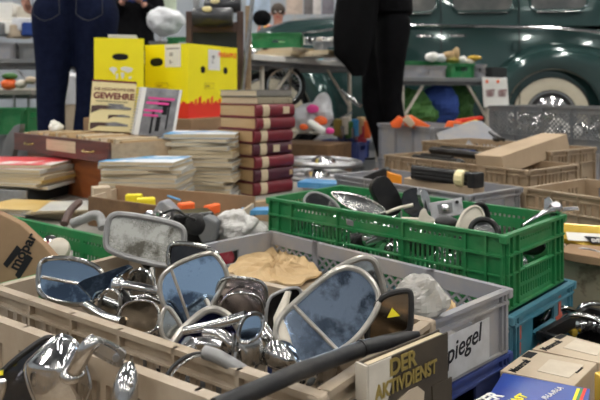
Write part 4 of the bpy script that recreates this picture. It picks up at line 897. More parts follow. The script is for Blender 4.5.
MB().prism([P(x, y, 1.55) for x, y in ((198, 222), (204, 216), (216, 222), (214, 242), (202, 244), (197, 234))], (.01, .04, 0)).build('hood', M['dgrey'], t, True, bevel=.004)
t = thing('crumpled_foil', 'crumpled silver foil under the grey wedge hood', 'foil', tuple(P(152, 219, 1.57)))
MB().ball(P(155, 218, 1.57), .024, (1.5, .7, .6), 22, 14).build('foil', CH, t, True, noise=.03, nscale=70)
rod('bent_wire', 'black cable arching over the black motor housing', 'cable', [(160, 215, 1.55), (175, 208, 1.55), (186, 216, 1.54), (196, 220, 1.54)], .003, M['black'])
t = thing('wrapped_bundle', 'crumpled translucent wrapped bundle beside the green crate', 'bundle', tuple(P(240, 226, 1.60)))
MB().ball(P(236, 227, 1.60), .052, (1.05, .7, .80), 40, 28).build('wrap', M['foil'], t, True, noise=.035, nscale=28)
MB().ball(P(256, 233, 1.60), .034, (1.0, .7, .70), 28, 18).build('loose_end', M['foil'], t, True, noise=.03, nscale=28)
t = thing('blue_booklet', 'thin blue booklet lying between the bundle and the green crate', 'booklet', tuple(P(257, 211, 1.75)))
MB().box((0, 0, 0), (.08, .05, .012), 10).build('cover', M['blueink'], t)
t = thing('wooden_tray', 'pale wooden tray edge in front of the maroon volumes', 'tray', (-.12, 2.05, ZP))
o = PZ(205, 205, ZP+.02); MB().obox(V((-.245, 1.98, ZP+.0005)), V((.26, .19, 0)), V((-.015, .02, 0)), (0, 0, .022)).build('rail', M['pwood'], t, True, bevel=.001)
MB().obox(V((-.245, 1.98, ZP+.0005)), V((.20, -.16, 0)), V((.015, .02, 0)), (0, 0, .022)).build('rail', M['pwood'], t, True, bevel=.001)
t = thing('blue_booklet', 'pale blue folder sticking out behind the left corner of the green crate', 'booklet', tuple(PZ(322, 184, .2)))
MB().box((0, 0, .0), (.16, .10, .02), -20).build('cover', M['blueink'], t)
# ================================================================ crates further back: their contents
t = thing('cardboard_box', 'long tan cardboard box sticking up out of the tan crates', 'box', tuple(P(500, 150, 2.35)))
pA, pB = P(505, 172, 2.10), P(570, 147, 2.48); ax = (pB-pA); side = V((ax.y, -ax.x, 0)).normalized()*.06; 
MB().obox(pA+V((0, 0, -.012)), ax, -side*1.6, V((-.012, 0, .062))).build('carton', M['midcard'], t, True, bevel=.002)
for i, (x0, y0, x1, y1, d0, d1, r, lab) in enumerate(((413, 158, 463, 164, 2.55, 2.25, .018, 'long black lamp in the tan crate, the nearer one'), (430, 150, 490, 157, 2.60, 2.30, .016, 'long black lamp with a pale lens in the tan crate, the farther one'), )):
    t = thing('strip_lamp', lab, 'lamp', tuple(P(x0, y0, d0))); a, b = P(x0, y0, d0), P(x1, y1, d1)
    MB().tube([a, a.lerp(b, .05), a.lerp(b, .95), b], [r*.6, r, r, r*.7], 8).build('body', M['black'], t, True, bevel=.002)
    MB().tube([a.lerp(b, .2)+V((0, -.004, r*.9)), a.lerp(b, .8)+V((0, -.004, r*.9))], r*.45, 8).build('lens', M['glass'] if i else M['black'], t, True, smooth=True)
t = thing('cylinder_lamp', 'thick black tubular part with a yellowish paper label on the shallow grey crate', 'tube', tuple(P(412, 172, 2.10)))
a, b = P(413, 172, 2.10), P(474, 180, 1.93)
for k in (-1, 0, 1): MB().tube([a+V((0, 0, k*.011)), b+V((0, 0, k*.011))], .0125, 12).build('tube', M['black'], t, True, smooth=True)
MB().box(b+V((.005, 0, 0)), (.025, .05, .045), -55).build('end_block', M['rubber'], t, True, bevel=.004)
c = a.lerp(b, .76); MB().tube([c+V((0, 0, .0)), a.lerp(b, .88)], .027, 12).build('paper_label', M['cream'], t, True)
t = thing('cardboard_box', 'tan cardboard strip under the black tubular part', 'box', tuple(P(440, 186, 1.98)))
a, b = P(404, 186, 2.14), P(474, 196, 1.90); MB().obox(a+V((0, .01, -.03)), b-a, V((.05, .06, 0)), (0, 0, .055)).build('carton', M['midcard'], t, True, bevel=.001)
t = thing('orange_packet', 'orange plastic packet in the shallow grey crate', 'packet', tuple(P(394, 178, 2.2)))
MB().prism([P(x, y, 2.2) for x, y in ((388, 172), (402, 176), (402, 190), (388, 188))], (0, .03, 0)).build('packet', mat('amber_packet', (.85, .30, .02), .4), t, True, bevel=.002)
t = thing('black_case', 'flat black case in the left end of the shallow grey crate', 'case', tuple(P(375, 175, 2.25)))
MB().prism([P(x, y, 2.27) for x, y in ((362, 177), (384, 168), (387, 170), (388, 180), (366, 182))], (.02, .05, 0)).build('case', M['rubber'], t, True, bevel=.004)
for i, (pts, d, m_, lab) in enumerate((([(390, 123), (398, 116), (404, 119), (400, 128), (392, 128)], 3.2, 'orange', 'orange packet at the left end of the grey crate'), ([(404, 117), (410, 115), (430, 126), (424, 131), (404, 126)], 3.15, 'orange', 'orange and cream packet in the middle of the grey crate'),
                                  ([(402, 120), (408, 115), (415, 124), (411, 128)], 3.1, 'palecard', 'cream card sleeve among the orange packets'), ([(443, 130), (448, 121), (462, 122), (462, 130)], 3.35, 'orange', 'orange packet behind the slanting grey lid'),
                                  ([(455, 120), (482, 116), (484, 119), (458, 124)], 3.5, 'red', 'flat red-orange booklet behind the grey crate'), ([(463, 124), (476, 120), (482, 122), (470, 127)], 3.4, 'yell', 'small yellow packet behind the grey crate'))):
    t = thing('flat_packet', lab, 'packet', tuple(P(*pts[0], d))); MB().prism([P(x, y, d) for x, y in pts], (.01, .05, 0)).build('packet', M[m_], t, True, bevel=.002)
t = thing('grey_lid', 'slanting grey plastic lid resting between the crates', 'flap', tuple(P(470, 138, 2.95)))  # loose grey plastic lid lying at a slant
c = P(475, 132, 3.0); MB().prism([on_plane(x, y, c, norm_of(-10, 40)) for x, y in ((436, 133), (474, 120), (482, 121), (506, 141), (500, 148), (440, 143))], -norm_of(-10, 40)*.02).build('lid_panel', M['grey'], t, True, bevel=.003)
t = thing('small_crank', 'small black crank lying on the slanting grey lid', 'crank', tuple(P(498, 137, 2.75)))
MB().tube(chaikin([P(490, 132, 2.8), P(496, 137, 2.75), P(504, 140, 2.72)], 2, False), .008, 8).build('crank', M['black'], t, True, smooth=True); MB().ball(P(497, 139, 2.75), .016, (1.2, 1, .8)).build('hub', M['rubber'], t, True, smooth=True)
rnd = random.Random(9)
for i in range(22):
    c = V((.979, 3.348, 0))+V((.576, -.817, 0))*rnd.uniform(.06, .55)+V((.817, .576, 0))*rnd.uniform(.05, .16); c.z = rnd.uniform(.32, .42)
    t = thing('hub_cap', 'small chrome cap behind the lattice of the dark grey crate', 'cap', tuple(c), i*40, 'chrome caps in the lattice sided crate')
    MB().lathe((0, 0, 0), (rnd.uniform(-.6, .6), -1, rnd.uniform(0, .8)), [(.03, -.008), (.034, 0), (.026, .008), (.012, .014), (.004, .015)], 16).build('cap', CH if i % 4 else M['white'], t, smooth=True)
# ================================================================ people
def person(label, loc, rz, pose, tops, legs, jr=1.0, hold=None):
    """pose: dict of joints in the person's own frame (facing -Y is towards the lens), metres"""
    t = thing('person', label, 'person', loc, rz); J = {k: V(v) for k, v in pose.items()}
    names = ['pelvis', 'belly', 'chest', 'neck', 'head', 'crown', 'shL', 'elL', 'wrL', 'shR', 'elR', 'wrR', 'hipL', 'knL', 'anL', 'toL', 'hipR', 'knR', 'anR', 'toR']
    rad = [.09, .10, .11, .055, .085, .07, .055, .042, .030, .055, .042, .030, .055, .042, .036, .03, .055, .042, .036, .03]
    ix = {n: i for i, n in enumerate(names)}
    E = [('pelvis', 'belly'), ('belly', 'chest'), ('chest', 'neck'), ('neck', 'head'), ('head', 'crown'), ('chest', 'shL'), ('shL', 'elL'), ('elL', 'wrL'), ('chest', 'shR'), ('shR', 'elR'), ('elR', 'wrR'), ('pelvis', 'hipL'), ('hipL', 'knL'), ('knL', 'anL'), ('anL', 'toL'), ('pelvis', 'hipR'), ('hipR', 'knR'), ('knR', 'anR'), ('anR', 'toR')]
    skin('body', [J[n] for n in names], [(ix[a], ix[b]) for a, b in E], rad, M['skin'], t)
    # clothes
    def merged(nm, chains, m, vox=.014):
        mb = MB()
        for ch in chains:
            pts = [q[0] for q in ch]; rr_ = [q[1] for q in ch]; P2, R2 = [], []
            for i in range(len(pts)-1):
                for k in range(4): P2.append(pts[i].lerp(pts[i+1], k/4)); R2.append(rr_[i]+(rr_[i+1]-rr_[i])*k/4)
            P2.append(pts[-1]); R2.append(rr_[-1]); mb.tube(P2, R2, 18)
        o = mb.build(nm, m, t, smooth=True); r_ = o.modifiers.new('r', 'REMESH'); r_.mode = 'VOXEL'; r_.voxel_size = vox; r_.use_smooth_shade = True
        s2 = o.modifiers.new('s', 'SMOOTH'); s2.iterations = 6
        return o
    W_ = legs.get('w', 1.0); hp = legs.get('hip', .15); Pv = J['pelvis']; tr = [[(Pv+V((-.10, 0, .14)), .08), (Pv+V((0, 0, .14)), .135), (Pv+V((.10, 0, .14)), .08)]]
    for s_ in ('L', 'R'):
        h_, k_, a_ = J['hip'+s_], J['kn'+s_], J['an'+s_]
        tr.append([(Pv.lerp(h_, .55)+V((0, 0, .16)), .115*W_), (h_+V((0, .012, .05)), .128*W_), (h_.lerp(k_, .25), .112*W_), (h_.lerp(k_, .6), .092*W_), (k_, .078*W_), (k_.lerp(a_, .5), .074*W_), (a_+V((0, 0, -.01)), .074*W_)])
    merged('trousers', tr, legs['m'])
    hem = Pv+V((0, 0, tops.get('hem', .10))); w2 = tops.get('w', 1); jk = [[(hem+V((dx, 0, 0)), .145*w2), (J['belly']+V((dx, 0, 0)), .14*w2), (J['chest']+V((dx, 0, 0)), .145*w2), (J['chest']+V((dx*.8, 0, .10)), .10*w2)] for dx in (-.055, .055)]
    jk.append([(J['chest']+V((0, 0, .05)), .12), (J['neck']-V((0, 0, .03)), .07)])
    for s_ in ('L', 'R'): jk.append([(J['chest'].lerp(J['sh'+s_], .5), .09), (J['sh'+s_], .082), (J['sh'+s_].lerp(J['el'+s_], .5), .068), (J['el'+s_], .060), (J['el'+s_].lerp(J['wr'+s_], .88), .046)])
    merged('jacket', jk, tops['m'])
    for s_ in ('L', 'R'):
        a, b = J['an'+s_], J['to'+s_]; skin('shoe', [a+V((0, 0, -.03)), a.lerp(b, .5)+V((0, 0, -.01)), b], [(0, 1), (1, 2)], [(.05, .05), (.048, .04), (.042, .03)], M['rubber'], t)
        # hand: palm and five fingers
        w_, e_ = J['wr'+s_], J['el'+s_]; d = (w_-e_).normalized(); sd = V((0, 1, 0)) if abs(d.y) < .8 else V((1, 0, 0)); sd = (sd-d*sd.dot(d)).normalized(); cr = d.cross(sd)
        inw = -cr if (cr.x > 0) == (w_.x > 0) else cr
        vs = [w_, w_+d*.045, w_+d*.085]; ed = [(0, 1), (1, 2)]; rd = [.028, (.036, .020), (.036, .018)]
        for k, (off, ln) in enumerate(((.030, .070), (.010, .080), (-.010, .074), (-.029, .056))):
            b0 = len(vs); vs += [w_+d*.085+sd*off, w_+d*(.085+ln*.45)+sd*off+inw*.008, w_+d*(.085+ln*.62)+sd*off+inw*.030, w_+d*(.085+ln*.45)+sd*off+inw*.046]; ed += [(2, b0), (b0, b0+1), (b0+1, b0+2), (b0+2, b0+3)]; rd += [.0115, .0105, .0095, .0085]
        b0 = len(vs); vs += [w_+d*.035+sd*.036+inw*.01, w_+d*.065+sd*.052+inw*.022, w_+d*.095+sd*.046+inw*.034]; ed += [(1, b0), (b0, b0+1), (b0+1, b0+2)]; rd += [.013, .011, .0095]
        skin('hand', vs, ed, rd, M['skin'], t, sub=1)
    h = J['head']; fd = (V((0, -1, 0)))
    MB().ball(h+V((0, .018, .045)), .105, (.92, 1.0, 1.0), 16, 12).build('hair', M['hair'], t, smooth=True)
    for sx in (-1, 1):
        MB().ball(h+V((sx*.032, -.086, .015)), .011).build('eye', M['white'], t, smooth=True); MB().ball(h+V((sx*.095, 0, 0)), .022, (.4, .8, 1.2)).build('ear', M['skin'], t, smooth=True)
    MB().ball(h+V((0, -.098, -.015)), .014, (.8, 1, 1.5)).build('nose', M['skin'], t, smooth=True); MB().ball(h+V((0, -.086, -.055)), .018, (1.3, .5, .4)).build('mouth', M['redlens'], t, smooth=True)
    return t, J
base = dict(pelvis=(0, 0, .93), belly=(0, 0, 1.08), chest=(0, 0, 1.32), neck=(0, 0, 1.50), head=(0, -.01, 1.62), crown=(0, 0, 1.72),
            shL=(-.19, 0, 1.42), elL=(-.27, .02, 1.16), wrL=(-.28, -.02, .98), shR=(.19, 0, 1.42), elR=(.27, .02, 1.16), wrR=(.28, -.02, .93),
            hipL=(-.10, 0, .88), knL=(-.125, -.01, .48), anL=(-.13, .01, .075), toL=(-.14, -.15, .035), hipR=(.10, 0, .88), knR=(.115, -.01, .48), anR=(.12, .01, .075), toR=(.13, -.15, .035))
M['denimseam'] = mat('seam_thread', (.05, .05, .06), .8)
# person with back to the lens: facing away = rotate by 180
p1 = dict(base); p1['wrL'] = (-.22, -.20, 1.18); p1['wrR'] = (.275, 0, 1.07); p1['elR'] = (.29, .03, 1.22); p1['knL'] = (-.060, -.01, .48); p1['anL'] = (-.02, .01, .075); p1['toL'] = (-.03, -.15, .035); p1['hipR'] = (.11, 0, .88); p1['knR'] = (.135, 0, .48); p1['anR'] = (.125, 0, .075); p1['toR'] = (.13, -.15, .035)
t, J = person('person in dark navy jeans seen from behind at the upper left', (-1.13, 3.30, 0), 180, p1, dict(m=M['bluecloth'], hem=.14), dict(m=M['denim'], w=.90))
for sx in (-1, 1):
    pk = [V((sx*.105+a, .155-abs(a)*.25, z)) for a, z in ((-.062, 1.03), (-.065, .92), (-.03, .895), (0, .885), (.03, .895), (.065, .92), (.062, 1.03))]
    MB().tube(pk, .0015, 6).build('pocket_seam', M['denimseam'], t, smooth=True)
p2 = dict(base); p2.update(knL=(-.06, -.05, .48), anL=(-.03, .06, .075), toL=(-.03, -.10, .035), knR=(.05, .02, .50), anR=(.05, .10, .075), toR=(.06, -.05, .035), wrL=(-.14, -.14, 1.16), elL=(-.27, .0, 1.16), elR=(.25, .05, 1.16), wrR=(.20, -.14, 1.30), hipL=(-.09, 0, .88), hipR=(.09, 0, .88))
t, J = person('person in black trousers and black jacket holding a dark coat', (.50, 3.86, 0), -70, p2, dict(m=M['cloth'], hem=.06, w=1.0), dict(m=M['cloth'], w=.82))
tc = thing('draped_coat', 'long black coat hanging from the arm of the person in black', 'coat', tuple(P(352, 0, 3.65)))
rs = []
for (y, x0, x1, dd) in ((-40, 342, 378, .10), (-10, 338, 380, .13), (15, 334, 378, .13), (40, 333, 374, .12), (55, 334, 370, .11), (66, 345, 368, .08), (76, 352, 366, .05)):
    a, b = P(x0, y, 3.62), P(x1, y, 3.62); r = []
    for k in range(20):
        an = 2*math.pi*k/20; r.append((a+b)/2+V(((b.x-a.x)/2*math.cos(an), dd*.5*math.sin(an)*(1+.25*math.sin(5*an+y*.1)), 0)))
    rs.append(r)
MB().rings(rs).build('coat', M['coat'], tc, True, smooth=True)
p3 = dict(base); p3.update(wrL=(-.07, -.22, 1.36), elL=(-.26, -.05, 1.2), wrR=(.09, -.22, 1.34), elR=(.26, -.05, 1.2), anL=(-.2, 0, .075), toL=(-.2, -.15, .035), knL=(-.16, 0, .48))
t, J = person('person far back in a dark jacket with hands held together, left of the white bag', (-1.56, 6.1, 0), 10, p3, dict(m=M['cloth'], hem=.0, w=.95), dict(m=M['cloth']))
MB().ball((0, -.02, 1.42), .12, (1.5, 1, .9)).build('scarf', M['bluecloth'], t, smooth=True)
# ================================================================ folding chair, pole, tables
def folding_table(label, a, b, wd, z, m_top, leg_m, lw=.013, brace=True, fl=.90):
    a, b = V(a), V(b); u = (b-a).normalized(); v = V((-u.y, u.x, 0)); v = v if v.y > 0 else -v
    t = thing('folding_table', label, 'table', tuple((a+b)/2)); L_ = (b-a).length
    MB().obox(a+V((0, 0, z-.03)), u*L_, v*wd, (0, 0, .03)).build('table_top', m_top, t, True, bevel=.003)
    MB().obox(a+u*.03+v*.03+V((0, 0, z-.055)), u*(L_-.06), v*(wd-.06), (0, 0, .024)).build('frame', M['dgrey'], t, True)
    for f in (.10, fl):
        for g in (.1, .9):
            p = a+u*L_*f+v*wd*g; q = p+u*(.05 if f > .5 else -.05)*0
            MB().tube([p+V((0, 0, z-.03)), q], lw, 8).build('leg', leg_m, t, True, smooth=True)
        if brace: MB().tube([a+u*L_*f+v*wd*.1+V((0, 0, .25)), a+u*L_*f+v*wd*.9+V((0, 0, .25))], lw*.8, 8).build('crossbar', leg_m, t, True, smooth=True)
        p = a+u*L_*f+v*wd*.1+V((0, 0, z-.30)); MB().tube([p, a+u*L_*(f+(.2 if f < .5 else -.2))+v*wd*.1+V((0, 0, z-.04))], lw*.7, 8).build('brace', leg_m, t, True, smooth=True)
    return t, u, v
t, u, v = folding_table('long white-topped folding table left of the person in black', (-.24, 3.34, 0), (.62, 4.77, 0), .6, .735, M['white'], M['ivory'], fl=.73)
def on_table(name, label, cat, x, y, d, z, parts): 
    c = P(x, y, d); return thing(name, label, cat, (c.x, c.y, z))
ZT = .7355
c = P(262, 45, 3.75); crate('green crate on the white-topped table behind the metal pole', M['green'], (-.27, 3.72), 'NL', 5, .27, .20, ZT+.055, .085, 'solid')
rnd = random.Random(6)
for i in range(7):
    magazine('thin magazine on the white-topped table under the green crate', 'magazines on the white-topped table', -.13+.02*i+(.12 if i > 3 else 0), 3.72+.01*i, ZT+.001+(i if i < 4 else i-4)*.013, .24, .20, .012, rnd.uniform(-20, 20)-30, M['mags'][(i*3) % 5])
crate('grey crate with a handwritten label on the white-topped table', M['grey'], (.09, 4.16), 'NL', 10, .22, .20, ZT+.001, .125, 'solid')
t = thing('plastic_sheet', 'pale green plastic sheet leaning on the grey crate on the table', 'sheet', tuple(P(292, 44, 3.95)))
MB().prism([P(x, y, 4.0) for x, y in ((278, 41), (302, 42), (308, 59), (290, 58.5))], (0, .02, 0)).build('sheet', mat('pale_green', (.30, .55, .25), .5), t, True)
for i, (x, y, m_) in enumerate(((306, 33, 'white'), (314, 32, 'glass'), (322, 33, 'ivory'), (330, 34, 'white'), (318, 35, 'chrome'))):
    c = P(x, y, 4.25-.0*i); t = thing('glass_bottle', 'pale bottle lying in the grey crate on the white-topped table', 'bottle', (c.x, c.y, .87), 30*i, 'bottles in the grey table crate')
    MB().lathe((0, 0, 0), (1, .2, .05), [(.02, -.07), (.024, -.06), (.024, .02), (.01, .045), (.01, .07)], 14).build('bottle', M[m_], t, smooth=True)
t = thing('blue_booklet', 'light blue booklet on the end of the white-topped table', 'booklet', (P(326, 56, 4.2).x, 4.2, ZT+.008)); MB().box((0, 0, 0), (.12, .08, .014), 20).build('cover', mat('sky_blue', (.06, .38, .52), .4), t)
# metal pole and wooden folding chair behind the cartons
t = thing('metal_pole', 'slanting thin metal pole between the folding chair and the table', 'pole', tuple(P(238, 160, 3.1)))
a, b = P(257, -40, 3.1), P(229, 192.5, 3.1); a = a+(a-b)*.1; b.z = 0.0
MB().tube([a, b], .010, 10).build('tube', M['steel'], t, True, smooth=True); MB().lathe((b.x, b.y, 0), (0, 0, 1), [(.02, 0), (.02, .015), (.012, .02)], 14).build('foot', M['rubber'], t, True)
t = thing('folding_chair', 'dark wooden folding chair with rolled leather cushions behind the yellow carton', 'chair', (-.42, 3.3, 0))
D = 3.15
for x in (189, 240): MB().obox(V((P(x, 0, D).x-.016, D, 0)), (.032, 0, 0), (0, .03, 0), (0, 0, P(0, 11, D).z)).build('leg', M['brownwood'], t, True, bevel=.004)
MB().obox(V((P(247, 0, D).x-.014, D+.06, 0)), (.028, 0, 0), (0, .03, 0), (0, 0, P(0, 4, D).z)).build('rear_leg', M['pwood'], t, True, bevel=.004)
MB().obox(V((P(193, 0, D).x-.014, D+.09, 0)), (.028, 0, 0), (0, .03, 0), (0, 0, P(0, -6, D).z)).build('rear_leg', M['steel'], t, True, bevel=.004)
MB().obox(P(191, 32, D)+V((0, .005, 0)), P(240, 32, D)-P(191, 32, D), (0, .02, 0), (0, 0, .05)).build('crossbar', M['brownwood'], t, True, bevel=.002)
MB().obox(P(191, 96, D)+V((0, .008, 0)), P(240, 96, D)-P(191, 96, D), (0, .014, 0), (0, 0, .31)).build('back_panel', M['felt'], t, True)
MB().tube([P(193, 17, D-.03), P(195, 17, D-.03), P(231, 17, D-.03), P(233, 17, D-.03)], [.038, .045, .045, .040], 20).build('rolled_cushion', M['leather'], t, True, smooth=True)
MB().tube([P(205, 6, D+.05), P(207, 6, D+.05), P(239, 5, D+.05), P(241, 5, D+.05)], [.034, .04, .04, .036], 20).build('rolled_cushion', M['leather'], t, True, smooth=True)
for x, y, dd in ((207, 9, D-.072), (215, 1, D+.01)): MB().ball(P(x, y, dd), .016, (1.5, .3, .9)).build('paper_tag', M['cream'], t, True, smooth=True)
# wheels and parts under the white-topped table
def wheel(label, c, ax, r, w_, tyre=True, hub='chrome'):
    t = thing('spoked_wheel' if not tyre else 'spare_wheel', label, 'wheel', tuple(c)); ax = V(ax).normalized(); p = ax.orthogonal().normalized(); q = ax.cross(p); c = V(c)
    if tyre: MB().tube([c+(p*math.cos(2*math.pi*k/32)+q*math.sin(2*math.pi*k/32))*(r-w_/2) for k in range(32)], w_/2, 10, True).build('tyre', M['rubber'], t, True, smooth=True)
    rr = r-w_ if tyre else r
    MB().tube([c+(p*math.cos(2*math.pi*k/32)+q*math.sin(2*math.pi*k/32))*rr for k in range(32)], .012, 8, True).build('rim', M['steel'] if not tyre else CH, t, True, smooth=True)
    MB().lathe(c, ax, [(rr*.30, -.02), (rr*.34, 0), (rr*.28, .02), (rr*.12, .03)], 20).build('hub', M[hub], t, True, smooth=True)
    mb = MB()
    for k in range(24):
        a = 2*math.pi*k/24; mb.tube([c+(p*math.cos(a)+q*math.sin(a))*rr*.28, c+(p*math.cos(a+.15)+q*math.sin(a+.15))*rr], .0022, 5)
    mb.build('spokes', M['steel'], t, True)
    return t
wheel('spare wheel with chrome hub under the near end of the white-topped table', P(284, 86, 4.0), (.1, -1, .1), .135, .03)
z = .02
for i, (x, r) in enumerate(((.02, .19), (.05, .19), (.03, .18), (.06, .17))):
    wheel(['chrome spoked rim at the bottom of the pile behind the maroon volumes', 'chrome spoked rim second in the pile behind the maroon volumes', 'chrome spoked rim third in the pile behind the maroon volumes', 'chrome spoked rim on top of the pile behind the maroon volumes'][i], (.10+x-.05, 3.02, .03+i*.062), (.03, 0, 1), r, .03, False)
t = thing('cardboard_box', 'dark cardboard box carrying the plastic bags under the table', 'box', (.05, 3.75, 0)); MB().box((.06, 3.85, .12), (.40, .30, .24), -30).build('carton', M['dcard'], t, True, bevel=.003)
for (x, y, r, sc, m_, lab) in ((306, 118, .10, (.8, .6, .9), 'bag', 'white and orange plastic bag under the table, left one'), (322, 112, .085, (.8, .6, 1.3), 'bag', 'white plastic bag with a pink spot under the table')):
    c = P(x, y, 3.80); t = thing('plastic_bag', lab, 'bag', tuple(c)); MB().ball(c, r, sc, 24, 18).build('bag', M[m_], t, True, noise=.06, nscale=10)
    for (a, b, mm, rr) in (((x-6, y+5, 'orange', .02), (x+6, y-2, 'orange', .02))): pass
for (x, y, m_, rr, lab) in ((313, 109, 'pink', .028, 'pink round packet between the white bags'), (321, 121, 'orange', .03, 'orange packet lying on the white bags'), (304, 127, 'orange', .02, 'small orange packet low in front of the white bags'), (330, 131, 'pink', .02, 'pink packet at the right of the white bags')):
    c = P(x, y, 3.70); t = thing('small_packet', lab, 'packet', tuple(c)); MB().ball(c, rr, (1.3, .5, .9), 14, 10).build('packet', M[m_], t, True, noise=.015, nscale=20)
rod('paper_roll', 'rolled white paper lying on the white bags', 'paper roll', [(309, 122, 3.62), (324, 132, 3.58)], .022, M['white'])
rod('chrome_tube', 'thin chrome tube leaning under the table', 'tube', [(330, 124, 4.1), (352, 112, 4.1)], .008, CH)
rod('chrome_tube', 'bright bent chrome tube near the trouser leg', 'tube', [(341, 90, 4.25), (350, 98, 4.25), (361, 106, 4.2)], .014, CH)
crate('dark blue crate with mixed parts under the table', M['purple'], (.10, 4.06), 'NL', 25, .27, .22, .10, .13, 'solid')
crate('dark grey crate underneath the dark blue parts crate', M['dgrey'], (.10, 4.06), 'NL', 25, .27, .22, 0, .098, 'solid')
rnd = random.Random(12)
for i, (x, y, m_) in enumerate(((342, 134, 'chrome'), (350, 130, 'leaf'), (356, 128, 'blueink'), (362, 134, 'redlens'), (346, 126, 'ivory'), (361, 126, 'kraft'), (352, 136, 'chrome'), (366, 130, 'orange'), (338, 128, 'ochre'))):
    c = P(x, y, 4.05); t = thing('tin_can', 'coloured tin standing in the dark blue parts crate', 'tin', (c.x, c.y, max(c.z-.05, .12)), 0, 'tins in the dark blue parts crate')
    MB().lathe((0, 0, 0), (0, 0, 1), [(.028, 0), (.03, .004), (.03, .10), (.026, .104), (.012, .108)], 16).build('can', M.get(m_, M['gold']), t, smooth=True)
for i, (x, y, m_, lab) in enumerate(((345, 160, 'red', 'red flat part lying on the floor before the table leg'), (330, 165, 'orange', 'orange flat part on the floor right of the spoked rims'), (362, 158, 'black', 'black flat part on the floor near the trouser leg'))):
    c = PZ(x, y, .12); t = thing('flat_part', lab, 'part', (c.x, c.y, .0)); MB().box((0, 0, .055), (.14, .10, .11), 20).build('block', M['dgrey'], t, bevel=.004); MB().box((0, 0, .117), (.15, .07, .012), 20).build('strip', M[m_], t)
# right-hand table
t, u, v = folding_table('low folding table with crates in front of the green car', (.66, 4.55, 0), (1.50, 4.85, 0), .5, .64, M['dgrey'], M['ivory'], .016)
ZR = .6405
crate('light grey crate on the low table near the person in black', M['grey'], (.72, 4.62), 'NL', -19, .36, .24, ZR, .085, 'solid')
crate('green crate behind the light grey crate on the low table', M['green'], (.68, 4.90), 'NL', -19, .46, .14, ZR, .13, 'solid')
crate('small green crate on the low table, right of the light grey one', M['green'], (1.09, 4.75), 'NL', -19, .21, .24, ZR, .105, 'solid')
crate('narrow light grey crate on the low table beside the small green one', M['grey'], (1.31, 4.83), 'NL', -19, .08, .20, ZR, .10, 'solid')
t = thing('dark_box', 'dark box at the right end of the low table', 'box', (1.43, 4.92, ZR)); MB().box((.02, 0, .04), (.13, .20, .075), 19).build('box', M['felt'], t, bevel=.004); MB().box((.095, .02, .035), (.02, .1, .05), 19).build('end_cap', M['ivory'], t)
for i, (x, y, m_, sc) in enumerate(((432, 57, 'white', (1.4, 1, .9)), (441, 58, 'bag', (1.2, 1, .8)), (449, 56, 'kraft', (1.4, 1, .9)), (456, 54, 'kraft', (.7, 1, 1.3)), (462, 60, 'white', (1, 1, .8)), (468, 62, 'ivory', (1.2, 1, .6)), (474, 58, 'ybag', (1.3, 1, .5)), (453, 60, 'gold', (1.5, 1, .7)))):
    c = P(x, y, 4.95); t = thing('paper_scrap', 'crumpled packing scrap heaped in the crates on the low table', 'scrap', tuple(c), 0, 'packing scraps on the low table'); MB().ball((0, 0, 0), .04, sc, 12, 8).build('scrap', M[m_], t, noise=.03, nscale=25)
t = thing('paper_sign', 'white paper sign printed 1007 twice hanging from the low table', 'sign', tuple(P(496, 77, 4.78)))
n = norm_of(0, 0); c = P(496, 90, 4.78); q = [on_plane(x, y, c, n) for x, y in ((482, 77), (507, 78), (509, 106), (484, 107))]
MB().prism(q, (0, .004, 0)).build('sheet', M['white'], t, True)
for x in (485, 497): text('1007', .075, M['maroon'], t, P(x+.5, 96.5, 4.775), (1, 0, 0), (0, 0, 1), bold=.02, sx=.44); 
for x in (487, 498): MB().ball(P(x, 81.5, 4.775), .011, (1, .2, 1.2)).build('clip', M['orange'], t, True, smooth=True)
# plants and sacks below the low table
t = thing('leafy_bundle', 'heap of green netting and leaves under the low table', 'netting', tuple(P(405, 110, 4.7))); MB().ball(P(408, 112, 4.8), .20, (1.1, .6, .85), 28, 20).build('heap', M['leaf'], t, True, noise=.12, nscale=12)
t = thing('leafy_bundle', 'smaller green netting heap right of the blue sack', 'netting', tuple(P(460, 105, 4.9))); MB().ball(P(461, 104, 5.0), .13, (.8, .6, 1.3), 28, 20).build('heap', M['leaf'], t, True, noise=.10, nscale=12)
t = thing('blue_sack', 'dark blue sack under the low table', 'sack', tuple(P(440, 105, 4.8))); MB().ball(P(441, 104, 4.85), .14, (1.0, .6, 1.1), 22, 16).build('sack', M['bluecloth'], t, True, noise=.06, nscale=10)
t = thing('cardboard_box', 'tan cardboard box on the floor under the low table', 'box', tuple(P(445, 118, 4.6))); MB().box((P(445, 118, 4.72).x, 4.72, .15), (.42, .22, .30), 10).build('carton', M['card'], t, True, bevel=.003)
# ================================================================ left background
t, u, v = folding_table('grey folding table with crates behind the person in jeans', (-3.0, 4.3, 0), (-1.52, 4.4, 0), .6, .76, M['dgrey'], M['steel'])
crate('grey crate at the far left on the folding table', M['grey'], (-2.35, 4.36), 'NL', -3, .42, .35, .7605, .11, 'solid')
crate('darker grey crate with papers next to the hand on the folding table', M['dgrey'], (-1.89, 4.38), 'NL', -3, .42, .35, .7605, .105, 'solid')
for i, (x, y, m_, lab) in enumerate(((12, 25, 'white', 'pale bundle in the far left crate'), (24, 22, 'bag', 'whitish parcel in the grey crate near the hand'), (32, 27, 'bluecloth', 'dark blue parcel in the grey crate near the hand'), (19, 29, 'palecard', 'tan parcel lying low in the grey crate near the hand'), (4, 27, 'dgrey', 'small dark parcel at the far left edge of the crate'))):
    c = P(x, y, 4.5); t = thing('parcel', lab, 'parcel', tuple(c)); MB().box((0, 0, -.02), (.14, .12, .09), 15*i).build('parcel', M[m_], t, bevel=.01)
t = thing('wall_shelf', 'pale shelf with bright boxes high at the upper left', 'shelf', (-3.2, 6.6, 0)); 
